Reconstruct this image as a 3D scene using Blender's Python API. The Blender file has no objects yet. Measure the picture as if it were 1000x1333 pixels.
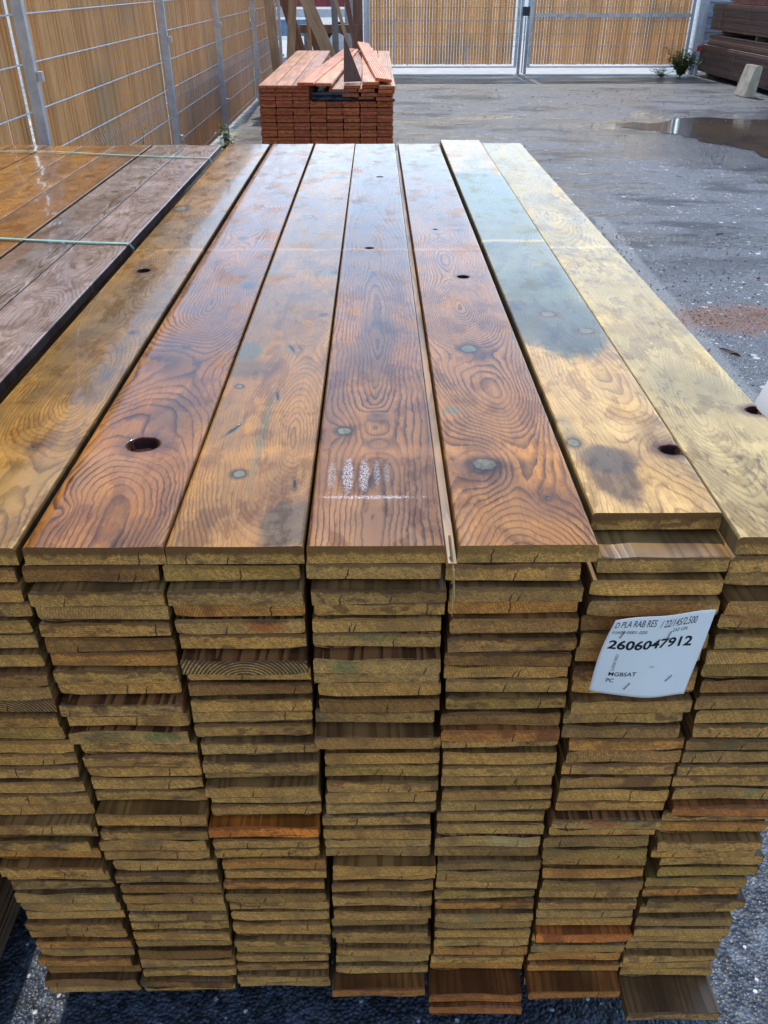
import bpy, bmesh, math, random
from mathutils import Vector, Matrix, noise as mnoise
from mathutils.geometry import delaunay_2d_cdt
R = math.radians
random.seed(11)
scene = bpy.context.scene
COL = scene.collection

# ---------------------------------------------------------------- camera
cam_d = bpy.data.cameras.new('camera')
cam = bpy.data.objects.new('camera', cam_d)
COL.objects.link(cam)
cam_d.sensor_fit = 'VERTICAL'
cam_d.sensor_height = 36.0
cam_d.lens = 29.03
cam_d.clip_start = 0.05
cam_d.clip_end = 400
cam.location = (0.0, -0.698, 1.43)
cam.rotation_euler = (R(90 - 32.75), 0, R(-0.54))
scene.camera = cam

# ---------------------------------------------------------------- light
SUN_EL, SUN_AZ = 50.0, -1.5          # the sun stands ahead of the camera, a touch to the left
world = bpy.data.worlds.new('World')
scene.world = world
world.use_nodes = True
wn = world.node_tree
bg = wn.nodes['Background']
sky = wn.nodes.new('ShaderNodeTexSky')
sky.sky_type = 'NISHITA'
sky.sun_disc = False
sky.sun_elevation = R(SUN_EL)
sky.sun_rotation = R(SUN_AZ)
sky.air_density = 1.0
sky.dust_density = 0.35
sky.ozone_density = 1.3
wn.links.new(sky.outputs[0], bg.inputs[0])
bg.inputs[1].default_value = 0.15
sun_d = bpy.data.lights.new('sun', 'SUN')
sun_d.energy = 2.0
sun_d.angle = R(0.5)
sun_d.color = (1.0, 0.95, 0.87)
sun = bpy.data.objects.new('sun', sun_d)
COL.objects.link(sun)
sdir = Vector((math.sin(R(SUN_AZ)) * math.cos(R(SUN_EL)), math.cos(R(SUN_AZ)) * math.cos(R(SUN_EL)), math.sin(R(SUN_EL))))
sun.rotation_euler = sdir.to_track_quat('Z', 'Y').to_euler()
scene.view_settings.view_transform = 'Standard'
scene.view_settings.look = 'None'
scene.view_settings.gamma = 1
scene.view_settings.use_curve_mapping = False
scene.view_settings.exposure = 1.03

# ---------------------------------------------------------------- node helpers
class Graph:
    """small expression builder for one material"""
    def __init__(self, name):
        self.mat = bpy.data.materials.new(name)
        self.mat.use_nodes = True
        self.nt = self.mat.node_tree
        self.bsdf = self.nt.nodes['Principled BSDF']
        self.out = self.nt.nodes['Material Output']
        tc = self.nt.nodes.new('ShaderNodeTexCoord')
        self.P = tc.outputs['Object']
        self.N = tc.outputs['Normal']
        sp = self.nt.nodes.new('ShaderNodeSeparateXYZ')
        self.nt.links.new(self.P, sp.inputs[0])
        self.x, self.y, self.z = sp.outputs
        oi = self.nt.nodes.new('ShaderNodeObjectInfo')
        self.rnd = oi.outputs['Random']
        self.ocol = oi.outputs['Color']
    def put(self, sock, v):
        if isinstance(v, bpy.types.NodeSocket):
            self.nt.links.new(v, sock)
        elif isinstance(v, (tuple, list)):
            if sock.type == 'RGBA' and len(v) == 3:
                v = tuple(v) + (1,)
            sock.default_value = v
        else:
            sock.default_value = v
    def m(self, op, a, b=None, c=None, clamp=False):
        n = self.nt.nodes.new('ShaderNodeMath')
        n.operation = op
        n.use_clamp = clamp
        self.put(n.inputs[0], a)
        if b is not None: self.put(n.inputs[1], b)
        if c is not None: self.put(n.inputs[2], c)
        return n.outputs[0]
    def add(self, a, b): return self.m('ADD', a, b)
    def sub(self, a, b): return self.m('SUBTRACT', a, b)
    def mul(self, a, b): return self.m('MULTIPLY', a, b)
    def vec(self, x, y, z):
        n = self.nt.nodes.new('ShaderNodeCombineXYZ')
        for i, v in enumerate((x, y, z)): self.put(n.inputs[i], v)
        return n.outputs[0]
    def noise(self, vec, scale=1.0, detail=2.0, rough=0.5):
        n = self.nt.nodes.new('ShaderNodeTexNoise')
        self.put(n.inputs['Vector'], vec)
        n.inputs['Scale'].default_value = scale
        n.inputs['Detail'].default_value = detail
        n.inputs['Roughness'].default_value = rough
        return n.outputs[0]
    def voro(self, vec, scale, feature='F1', out='Distance', rand=1.0):
        n = self.nt.nodes.new('ShaderNodeTexVoronoi')
        n.feature = feature
        self.put(n.inputs['Vector'], vec)
        n.inputs['Scale'].default_value = scale
        n.inputs['Randomness'].default_value = rand
        return n.outputs[out]
    def step(self, v, lo, hi, a=0.0, b=1.0):
        n = self.nt.nodes.new('ShaderNodeMapRange')
        n.interpolation_type = 'SMOOTHSTEP'
        self.put(n.inputs[0], v)
        for i, q in enumerate((lo, hi, a, b)): self.put(n.inputs[1 + i], q)
        return n.outputs[0]
    def mix(self, f, a, b, mode='MIX'):
        n = self.nt.nodes.new('ShaderNodeMix')
        n.data_type = 'RGBA'
        n.blend_type = mode
        self.put(n.inputs[0], f)
        self.put(n.inputs[6], a)
        self.put(n.inputs[7], b)
        return n.outputs[2]
    def fmix(self, f, a, b):
        n = self.nt.nodes.new('ShaderNodeMix')
        self.put(n.inputs[0], f)
        self.put(n.inputs[2], a)
        self.put(n.inputs[3], b)
        return n.outputs[0]
    def bump(self, h, strength=0.5, dist=0.001, normal=None):
        n = self.nt.nodes.new('ShaderNodeBump')
        n.inputs['Strength'].default_value = strength
        n.inputs['Distance'].default_value = dist
        self.put(n.inputs['Height'], h)
        if normal: self.put(n.inputs['Normal'], normal)
        return n.outputs[0]
    def sepn(self):
        n = self.nt.nodes.new('ShaderNodeSeparateXYZ')
        self.nt.links.new(self.N, n.inputs[0])
        return n.outputs
    def ell(self, x, y, cx, cy, rx, ry):
        a = self.m('DIVIDE', self.sub(x, cx), rx)
        b = self.m('DIVIDE', self.sub(y, cy), ry)
        return self.m('SQRT', self.add(self.mul(a, a), self.mul(b, b)))
    def seg(self, ax, ay, bx, by):
        """distance from the point (x, y) to a segment"""
        dx, dy = bx - ax, by - ay
        l2 = dx * dx + dy * dy
        px, py = self.sub(self.x, ax), self.sub(self.y, ay)
        t = self.m('DIVIDE', self.add(self.mul(px, dx), self.mul(py, dy)), l2, clamp=True)
        qx, qy = self.sub(px, self.mul(t, dx)), self.sub(py, self.mul(t, dy))
        return self.m('SQRT', self.add(self.mul(qx, qx), self.mul(qy, qy)))
    def fin(self, color, rough=0.6, normal=None, **kw):
        self.put(self.bsdf.inputs['Base Color'], color)
        self.put(self.bsdf.inputs['Roughness'], rough)
        if normal: self.put(self.bsdf.inputs['Normal'], normal)
        for k, v in kw.items(): self.put(self.bsdf.inputs[k.replace('_', ' ')], v)
        return self.mat

def end_grain(g, seed=None, base=(0.97, 0.50, 0.12), dark=(0.17, 0.07, 0.022), stain=1.0, lip_add=0.0):
    """sawn end of a board: arcs of growth rings, saw marks, checks and stains"""
    r = g.rnd if seed is None else seed
    r2 = g.m('FRACT', g.mul(r, 17.31) if seed is None else seed * 17.31)
    r3 = g.m('FRACT', g.mul(r, 91.7) if seed is None else seed * 91.7)
    r4 = g.m('FRACT', g.mul(r, 311.3) if seed is None else seed * 311.3)
    off = g.mul(r, 40.0) if seed is None else seed * 40.0
    p = g.vec(g.add(g.x, off), g.mul(r3, 9.0), g.add(g.z, off))
    n1 = g.noise(p, 30, 3)
    cx = g.mul(g.sub(r2, 0.5), 0.16)
    cz = g.fmix(g.m('GREATER_THAN', r4, 0.5), g.add(g.mul(r3, 0.07), 0.015), g.sub(g.mul(r3, -0.07), 0.015))
    dx, dz = g.sub(g.x, cx), g.sub(g.z, cz)
    rad = g.m('SQRT', g.add(g.mul(dx, dx), g.mul(dz, dz)))
    ph = g.add(g.mul(rad, 330.0), g.mul(n1, 1.6))
    fr = g.m('FRACT', ph)
    ring = g.mul(g.step(fr, 0.25, 0.85), g.step(fr, 0.88, 1.0, 1.0, 0.0))
    ringamt = g.step(g.noise(p, 12, 2), 0.35, 0.7, 0.15, 0.75)
    c = g.mix(g.mul(ring, ringamt), base, (0.40, 0.195, 0.045))
    # blotches of moisture
    n2 = g.noise(p, 16, 4, 0.65)
    c = g.mix(g.step(n2, 0.42, 0.72, 0.0, 0.75), c, (0.36, 0.185, 0.06))
    n3 = g.noise(g.vec(g.add(g.mul(g.x, 0.6), off), g.mul(r2, 20.0), g.mul(g.z, 2.0)), 26, 3)
    c = g.mix(g.step(n3, 0.58, 0.72, 0.0, 0.6), c, (0.24, 0.165, 0.085))
    mot = g.noise(g.vec(g.add(g.x, off), r2, g.mul(g.z, 1.6)), 260, 3, 0.7)
    c = g.mix(g.step(mot, 0.42, 0.62, 0.0, 0.62), c, (0.25, 0.12, 0.03))
    nst = g.noise(g.vec(g.add(g.mul(g.x, 5.0), off), r3, g.mul(g.z, 9.0)), 9, 3, 0.6)
    c = g.mix(g.mul(g.step(nst, 0.52, 0.64), g.step(r3, 0.45, 0.8, 0.0, 0.75)), c, (0.15, 0.065, 0.025))
    # rare green preservative and red heartwood patches
    ngr = g.noise(g.vec(g.add(g.x, g.mul(off, 3.0)), r3, g.z), 14, 2)
    c = g.mix(g.mul(g.step(ngr, 0.66, 0.76), g.step(r4, 0.45, 0.55, 0.0, 0.5)), c, (0.13, 0.27, 0.12))
    nrd = g.noise(g.vec(g.x, g.add(g.mul(off, 5.0), 3.0), g.mul(g.z, 0.7)), 13, 2)
    c = g.mix(g.mul(g.step(nrd, 0.62, 0.70), g.step(r2, 0.5, 0.7, 0.0, 0.7)), c, (0.20, 0.07, 0.028))
    # wet upper lip, uneven
    lip = g.noise(g.vec(g.add(g.x, off), 4.0, r3), 75, 5, 0.7)
    lipw = g.sub(g.mul(lip, 0.024), 0.0052 - lip_add)
    lipm = g.step(g.sub(0.0112, g.z), g.mul(lipw, 0.6), g.add(lipw, 0.001), 1.0, 0.0)
    c = g.mix(g.mul(lipm, g.m('MINIMUM', g.mul(g.step(r3, 0.15, 0.75, 0.30, 0.92), stain), 0.95)), c, dark)
    # fine pores and saw scratches
    fine = g.noise(g.vec(g.mul(g.x, 1.0), 7.0, g.mul(g.z, 1.0)), 900, 2)
    saw = g.noise(g.vec(g.add(g.mul(g.x, 300.0), g.mul(g.z, 160.0)), g.mul(off, 2.0), g.mul(g.z, 20.0)), 1.0, 2)
    c = g.mix(g.step(saw, 0.35, 0.7, 0.0, 0.38), c, (0.24, 0.14, 0.05))
    c = g.mix(g.step(fine, 0.3, 0.6, 0.55, 0.0), c, (0.16, 0.08, 0.03))
    # drying checks, up to three
    crack = None
    for k, mult in enumerate((7.7, 23.9, 57.1)):
        rk = g.m('FRACT', g.mul(r, mult) if seed is None else seed * mult)
        rk2 = g.m('FRACT', g.mul(r, mult * 3.3) if seed is None else seed * mult * 3.3)
        wob = g.mul(g.sub(g.noise(g.vec(off, float(k), g.z), 160, 2), 0.5), 0.006)
        slant = g.mul(g.z, g.mul(g.sub(rk2, 0.5), 0.7))
        d = g.m('ABSOLUTE', g.sub(g.sub(g.x, g.add(wob, slant)), g.mul(g.sub(rk, 0.5), 0.12)))
        wz = g.mul(g.add(g.z, g.mul(g.sub(rk2, 0.35), 0.02)), 60.0)
        wid = g.mul(g.step(g.m('ABSOLUTE', wz), 0.35, 0.95, 1.0, 0.0), 0.0009)
        mk = g.mul(g.step(d, g.mul(wid, 0.45), g.add(wid, 0.0001), 1.0, 0.0), g.m('GREATER_THAN', rk2, (0.55, 0.8, 0.9)[k]))
        mk = g.mul(mk, g.m('GREATER_THAN', wid, 0.0001))
        crack = mk if crack is None else g.m('MAXIMUM', crack, mk)
    c = g.mix(g.mul(crack, 0.92), c, (0.03, 0.018, 0.009))
    h = g.sub(g.add(g.mul(saw, 0.5), g.add(g.mul(fine, 0.4), g.mul(ring, 0.35))), g.mul(crack, 2.5))
    return c, h

def pine_stack_material():
    """the pack's ordinary boards: shared by every one of them, each varied by its own random number and colour"""
    g = Graph('treated_pine')
    off = g.mul(g.rnd, 60.0)
    ny = g.m('ABSOLUTE', g.sepn()[1])
    isend = g.m('GREATER_THAN', ny, 0.7)
    ce, he = end_grain(g)
    r2 = g.m('FRACT', g.mul(g.rnd, 13.7))
    # long faces
    wx = g.add(g.add(g.x, g.mul(g.z, 1.0)), g.mul(g.sub(g.noise(g.vec(g.mul(g.x, 3.0), g.add(g.mul(g.y, 1.3), off), off), 3.0, 2), 0.5), 0.05))
    ph = g.add(g.mul(g.m('SQRT', g.add(g.mul(wx, wx), 0.0006)), 95.0), g.mul(g.noise(g.vec(g.mul(g.x, 40.0), g.mul(g.y, 2.0), off), 1.0, 3), 3.0))
    fr = g.m('FRACT', g.add(ph, off))
    line = g.mul(g.step(fr, 0.3, 0.85), g.step(fr, 0.9, 1.0, 1.0, 0.0))
    cf = g.mix(g.mul(line, 0.7), (0.36, 0.205, 0.075), (0.13, 0.062, 0.022))
    bl = g.noise(g.vec(g.add(g.x, off), g.mul(g.y, 0.5), g.z), 14, 3)
    cf = g.mix(g.step(bl, 0.35, 0.65, 0.0, 0.8), cf, (0.085, 0.045, 0.02))
    c = g.mix(isend, cf, ce)
    c = g.mix(1.0, c, g.ocol, 'MULTIPLY')
    rough = g.fmix(isend, 0.3, 0.75)
    nrm = g.bump(g.fmix(isend, g.mul(line, 0.1), he), 0.55, 0.0012)
    return g.fin(c, rough, nrm)

def top_board_material(name, seed, early, late, freq=170.0, xc=0.0, depth=0.02, vary=0.06, knots=(), swirls=(), patches=(),
                       line_amt=0.75, blotch=(0.2, 0.1, 0.04), blotch_amt=0.4, wet=1.0, bands=(0.20, 1.12), mottled=0.0, end_stain=1.0, tone=(1.12, 0.93, 0.38), painted_glints=()):
    """one broad wet board: growth lines are the contours of a bulging field, so they flow round each knot"""
    g = Graph(name)
    x, y = g.x, g.y
    s = seed * 7.13
    early, late = tuple(v * m_ for v, m_ in zip(early, tone)), tuple(v * m_ for v, m_ in zip(late, (0.36, 0.27, 0.18)))
    blotch = tuple(v * m_ for v, m_ in zip(blotch, (0.66, 0.6, 0.42)))
    kn = 0.55
    n1 = g.noise(g.vec(g.mul(x, 5.0), g.add(g.mul(y, 1.6), s), s), 2.2, 2, 0.45)
    n2 = g.noise(g.vec(g.mul(x, 1.0), g.add(g.mul(y, 0.45), s), s + 3.0), 60, 2)
    xw = g.add(g.add(x, g.mul(g.sub(n1, 0.5), 0.036)), g.mul(g.sub(n2, 0.5), 0.006))
    xw = g.add(xw, g.mul(g.sub(g.noise(g.vec(x, g.mul(y, 0.7), s), 170, 2), 0.5), 0.0022))
    nd = g.noise(g.vec(s, g.add(g.mul(y, 1.0), s), 0.0), 1.7, 1)
    dd = g.add(g.mul(g.sub(nd, 0.5), vary * 6), depth)
    dx = g.sub(xw, xc)
    h = g.mul(g.m('SQRT', g.add(g.mul(dx, dx), g.mul(dd, dd))), freq)
    for (kx, ky, sx, sy, a) in swirls:
        e = g.ell(xw, y, kx, ky, sx, sy)
        h = g.add(h, g.mul(g.m('EXPONENT', g.mul(g.mul(e, e), -1.0)), a))
    h = g.add(h, g.mul(g.noise(g.vec(g.mul(x, 14.0), g.mul(y, 4.0), s), 1.0, 3, 0.55), 2.2))
    h = g.add(h, g.mul(g.noise(g.vec(g.mul(x, 90.0), g.mul(y, 30.0), s), 1.0, 2, 0.5), 0.35))
    fr = g.m('FRACT', h)
    wid = g.step(g.noise(g.vec(g.mul(x, 10.0), g.mul(y, 3.0), s + 9.0), 1.0, 2), 0.3, 0.7, 0.20, 0.72)
    line = g.mul(g.step(fr, wid, 0.92), g.step(fr, 0.93, 1.0, 1.0, 0.0))
    broad = g.step(g.noise(g.vec(g.mul(h, 0.42), s, g.mul(y, 0.8)), 1.0, 2, 0.6), 0.42, 0.66)
    lam = g.step(g.noise(g.vec(x, g.mul(y, 0.5), s), 22, 3), 0.3, 0.7, 0.45, 1.0)
    fib = g.noise(g.vec(g.mul(x, 380.0), g.mul(y, 9.0), s), 1.0, 3, 0.6)
    fib2 = g.noise(g.vec(g.mul(xw, 900.0), g.mul(y, 30.0), s), 1.0, 2, 0.6)
    c = g.mix(g.step(fib, 0.3, 0.75, 0.0, 0.34), early, late)
    c = g.mix(g.step(fib2, 0.5, 0.75, 0.0, 0.40), c, late)
    c = g.mix(g.mul(broad, 0.42), c, tuple((a_ + b_) / 2.4 for a_, b_ in zip(early, late)))
    b1 = g.noise(g.vec(g.add(g.mul(x, 1.6), s), g.mul(y, 0.7), s), 6.0, 4, 0.6)
    c = g.mix(g.step(b1, 0.40, 0.68, 0.0, blotch_amt), c, blotch)
    b2 = g.noise(g.vec(g.add(x, s), g.mul(y, 0.6), s), 42, 4, 0.65)
    c = g.mix(g.step(b2, 0.45, 0.7, 0.0, 0.35), c, tuple(v * 0.6 for v in early))
    if mottled:
        b3 = g.noise(g.vec(g.add(x, s), g.mul(y, 0.25), s), 130, 2, 0.5)
        b4 = g.noise(g.vec(g.add(x, s), g.mul(y, 0.5), s + 5), 9, 2, 0.5)
        c = g.mix(g.mul(g.step(b3, 0.55, 0.66), g.step(b4, 0.45, 0.62, 0.0, mottled)), c, late)
    # coloured stains with an edge of their own
    nse = g.sub(g.noise(g.vec(x, g.mul(y, 0.45), s), 30, 4, 0.6), 0.5)
    for (px, py, rx, ry, col, amt, soft, wob) in patches:
        e = g.add(g.ell(x, y, px, py, rx, ry), g.mul(nse, wob))
        c = g.mix(g.step(e, 1.0 - soft, 1.0 + soft, amt, 0.0), c, tuple(v * m_ for v, m_ in zip(col, (0.7, 0.66, 0.58))))
    c = g.mix(g.mul(g.mul(line, lam), min(1.0, line_amt * 1.12)), c, late)
    # knots
    nk = g.sub(g.noise(g.P, 160, 2), 0.5)
    hk = None
    hole = None
    for (kx, ky, rx, ry, kind) in knots:
        if kind == 'slit':
            ang = rx
            ca, sa = math.cos(ry), math.sin(ry)
            lx = g.add(g.mul(g.sub(x, kx), ca), g.mul(g.sub(y, ky), sa))
            ly = g.sub(g.mul(g.sub(y, ky), ca), g.mul(g.sub(x, kx), sa))
            e = g.add(g.ell(lx, ly, 0.0, 0.0, ang * 0.16, ang), g.mul(nk, 0.7))
            c = g.mix(g.step(e, 1.2, 1.9, 0.55, 0.0), c, (0.09, 0.09, 0.055))
            mk = g.step(e, 0.6, 1.0, 1.0, 0.0)
            c = g.mix(mk, c, (0.02, 0.013, 0.01))
            hk = mk if hk is None else g.m('MAXIMUM', hk, mk)
            continue
        e = g.add(g.ell(x, y, kx, ky, rx, ry), g.mul(nk, 0.5))
        halo = {'hole': (0.12, 0.05, 0.025), 'dark': (0.10, 0.05, 0.03), 'grey': late, 'crack': late}[kind]
        c = g.mix(g.step(e, 1.0, 2.1, 0.85, 0.0), c, halo)
        if kind == 'hole':
            hole = g.step(e, 0.95, 1.05, 1.0, 0.0) if hole is None else g.m('MAXIMUM', hole, g.step(e, 0.95, 1.05, 1.0, 0.0))
            c = g.mix(g.step(e, 0.95, 1.05, 1.0, 0.0), c, g.mix(g.noise(g.P, 220, 2), (0.018, 0.005, 0.004), (0.075, 0.022, 0.018)))
        elif kind == 'dark':
            k = g.mix(g.step(g.noise(g.P, 260, 2), 0.4, 0.6), (0.015, 0.01, 0.008), (0.13, 0.08, 0.045))
            c = g.mix(g.step(e, 0.8, 1.05, 0.95, 0.0), c, k)
        else:
            rr = g.m('FRACT', g.mul(e, 3.2))
            kc = g.mix(g.mul(g.step(rr, 0.4, 0.9), 0.4), (0.19, 0.20, 0.125), (0.08, 0.08, 0.045))
            kc = g.mix(g.step(g.noise(g.P, 200, 2), 0.45, 0.65, 0.0, 0.5), kc, (0.13, 0.11, 0.06))
            c = g.mix(g.step(e, 0.86, 1.04, 0.93, 0.0), c, kc)
            an = g.m('ARCTAN2', g.sub(y, ky), g.sub(x, kx))
            rc = g.step(g.noise(g.vec(g.mul(an, 2.2), kx * 300.0, g.mul(e, 0.6)), 1.0, 1), 0.60, 0.66)
            kc = g.mix(g.mul(rc, 0.75), kc, (0.02, 0.015, 0.010))
            kc = g.mix(g.step(g.noise(g.P, 420, 2), 0.4, 0.7, 0.0, 0.5), kc, (0.11, 0.065, 0.03))
            rim = g.mul(g.step(e, 0.82, 0.95), g.step(e, 1.0, 1.12, 1.0, 0.0))
            if kind == 'crack':
                rim = g.mul(rim, g.step(g.noise(g.vec(g.x, g.y, s), 90, 1), 0.42, 0.5))
            c = g.mix(g.mul(rim, 0.95 if kind == 'crack' else 0.8), c, (0.015, 0.012, 0.01))
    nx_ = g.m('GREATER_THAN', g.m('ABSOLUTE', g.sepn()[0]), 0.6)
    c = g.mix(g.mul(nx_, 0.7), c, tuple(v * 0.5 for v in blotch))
    # faint pale lines left by the bearers that lay across
    for k, by in enumerate(bands):
        w = g.add(g.sub(y, by), g.mul(g.sub(g.noise(g.vec(g.mul(x, 8.0), s, float(k)), 2.0, 2), 0.5), 0.03))
        bm_ = g.step(g.m('ABSOLUTE', w), 0.004, 0.014 if k else 0.028, 0.30 if k else 0.18, 0.0)
        c = g.mix(bm_, c, tuple(min(1, v * 1.45 + 0.03) for v in early))
    ce, he = end_grain(g, seed=(seed * 0.377) % 1.0, stain=1.6, lip_add=0.0062 * end_stain)
    isend = g.mul(g.m('GREATER_THAN', g.m('ABSOLUTE', g.sepn()[1]), 0.7), g.m('LESS_THAN', g.y, 0.004))
    c = g.mix(isend, c, ce)
    # water film: smooth where it stands, broken where the board dries
    film = g.noise(g.vec(g.add(x, s), g.mul(y, 0.6), 2.0), 14, 5, 0.65)
    dry = g.step(film, 0.50, 0.66)
    damp = g.step(g.noise(g.vec(g.add(x, s + 2), g.mul(y, 0.45), 5.0), 23, 4, 0.7), 0.50, 0.58)
    c = g.mix(g.mul(dry, g.sub(1.0, isend)), c, (1.22, 1.20, 1.14), 'MULTIPLY')
    c = g.mix(g.mul(damp, g.sub(1.0, isend)), c, (0.74, 0.70, 0.66), 'MULTIPLY')
    soak = g.step(g.noise(g.vec(g.add(g.mul(x, 1.3), s + 4), g.mul(y, 1.0), 8.0), 5.5, 5, 0.62), 0.50, 0.62)
    c = g.mix(g.mul(soak, g.sub(1.0, isend)), c, (0.76, 0.73, 0.70), 'MULTIPLY')
    rough = g.fmix(dry, g.fmix(damp, 0.22, 0.10), 0.30)
    rough = g.fmix(nx_, g.fmix(isend, g.add(rough, 0.2 * (1 - wet)), 0.72), 0.85)
    if hole is not None: rough = g.fmix(hole, rough, 0.85)
    rip = g.add(g.noise(g.vec(x, g.mul(y, 0.5), 0.0), 45, 2), g.mul(g.noise(g.vec(x, g.mul(y, 0.8), s), 320, 2), g.mul(damp, 0.45)))
    hh = g.add(g.add(g.mul(line, -0.25), g.mul(fib, 0.10)), g.mul(rip, 0.5))
    if hk is not None: hh = g.sub(hh, g.mul(hk, 2.0))
    nrm = g.bump(g.fmix(isend, g.mul(hh, 0.45), he), 0.35, 0.0009)
    coat = g.mul(g.sub(1.0, isend), g.fmix(dry, 0.42 * wet, 0.18 * wet))
    g.put(g.bsdf.inputs['Specular IOR Level'], 0.16)
    coat = g.mul(coat, g.sub(1.0, nx_))
    if hole is not None: coat = g.mul(coat, g.sub(1.0, hole))
    for (sx_, sy_, rx_, ry_, am_) in painted_glints:  # white glints of reflected sun, painted into the board colour as speckle
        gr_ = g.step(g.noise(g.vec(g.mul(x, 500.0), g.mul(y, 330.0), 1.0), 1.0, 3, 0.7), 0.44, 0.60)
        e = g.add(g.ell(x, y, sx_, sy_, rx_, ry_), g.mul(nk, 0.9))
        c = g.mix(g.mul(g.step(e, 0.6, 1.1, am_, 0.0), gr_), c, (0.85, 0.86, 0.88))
    g.put(g.bsdf.inputs['Coat Weight'], coat)
    g.put(g.bsdf.inputs['Coat Roughness'], 0.05)
    g.put(g.bsdf.inputs['Coat IOR'], 1.33)
    return g.fin(c, rough, nrm)

def simple(name, a, b=None, scale=20.0, rough=0.6, metal=0.0, bump=0.2, dist=0.002, stretch=(1, 1, 1), vary=0.0, **kw):
    g = Graph(name)
    b = b or tuple(v * 0.6 for v in a)
    off = g.mul(g.rnd, 30.0)
    n = g.noise(g.vec(g.add(g.mul(g.x, stretch[0]), off), g.mul(g.y, stretch[1]), g.mul(g.z, stretch[2])), scale, 4, 0.6)
    c = g.mix(g.step(n, 0.3, 0.7), a, b)
    if vary:
        c = g.mix(g.mul(g.m('FRACT', g.mul(g.rnd, 77.7)), vary), c, tuple(v * 0.35 for v in a))
    return g.fin(c, g.step(n, 0.2, 0.8, rough * 0.8, min(1, rough * 1.2)), g.bump(n, bump, dist), Metallic=metal, **kw)

# ---------------------------------------------------------------- object helpers
def link(name, me, mat=None, parent=None, loc=(0, 0, 0), rot=(0, 0, 0)):
    o = bpy.data.objects.new(name, me)
    COL.objects.link(o)
    if mat and me is not None and not me.materials: me.materials.append(mat)
    o.parent = parent
    o.location = loc
    o.rotation_euler = rot
    return o
def thing(name, label, cat, loc=(0, 0, 0), rot=(0, 0, 0), group=None):
    o = link(name, None, None, None, loc, rot)
    o['label'] = label; o['category'] = cat
    if group: o['group'] = group
    return o
def tag(o, label, cat, group=None):
    o['label'] = label; o['category'] = cat
    if group: o['group'] = group
    return o
class MB:
    def __init__(self): self.v = []; self.f = []
    def box(self, c, s, rot=None):
        b = len(self.v)
        for i in (-1, 1):
            for j in (-1, 1):
                for k in (-1, 1):
                    p = Vector((i * s[0] / 2, j * s[1] / 2, k * s[2] / 2))
                    if rot: p = rot @ p
                    self.v.append(tuple(p + Vector(c)))
        for q in ((0, 1, 3, 2), (4, 6, 7, 5), (0, 4, 5, 1), (2, 3, 7, 6), (0, 2, 6, 4), (1, 5, 7, 3)):
            self.f.append(tuple(b + t for t in q))
        return self
    def tube(self, pts, r, n=8, flat=None):
        pts = [Vector(p) for p in pts]
        b = len(self.v)
        for i, p in enumerate(pts):
            t = (pts[min(i + 1, len(pts) - 1)] - pts[max(i - 1, 0)]).normalized()
            up = Vector((0, 0, 1)) if abs(t.z) < 0.9 else Vector((1, 0, 0))
            a = t.cross(up).normalized(); c = a.cross(t).normalized()
            rr = r[i] if isinstance(r, (list, tuple)) else r
            for k in range(n):
                w = 2 * math.pi * k / n
                self.v.append(tuple(p + a * math.cos(w) * rr + c * math.sin(w) * rr * (flat or 1)))
        for i in range(len(pts) - 1):
            for k in range(n):
                k2 = (k + 1) % n
                self.f.append((b + i * n + k, b + i * n + k2, b + (i + 1) * n + k2, b + (i + 1) * n + k))
        self.f.append(tuple(b + k for k in range(n))[::-1])
        self.f.append(tuple(b + (len(pts) - 1) * n + k for k in range(n)))
        return self
    def prism(self, poly, y0, y1):
        """poly in x,z; extruded along y"""
        b = len(self.v); n = len(poly)
        for y in (y0, y1):
            for (x, z) in poly: self.v.append((x, y, z))
        for k in range(n):
            k2 = (k + 1) % n
            self.f.append((b + k, b + k2, b + n + k2, b + n + k))
        self.f.append(tuple(b + k for k in range(n))[::-1])
        self.f.append(tuple(b + n + k for k in range(n)))
        return self
    def mesh(self, name, smooth=False):
        me = bpy.data.meshes.new(name)
        me.from_pydata(self.v, [], self.f)
        bm = bmesh.new(); bm.from_mesh(me)
        bmesh.ops.recalc_face_normals(bm, faces=bm.faces)
        bm.to_mesh(me); bm.free()
        if smooth: me.polygons.foreach_set('use_smooth', [True] * len(me.polygons))
        return me
    def build(self, name, mat, parent=None, loc=(0, 0, 0), rot=(0, 0, 0), smooth=False):
        return link(name, self.mesh(name, smooth), mat, parent, loc, rot)

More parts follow.
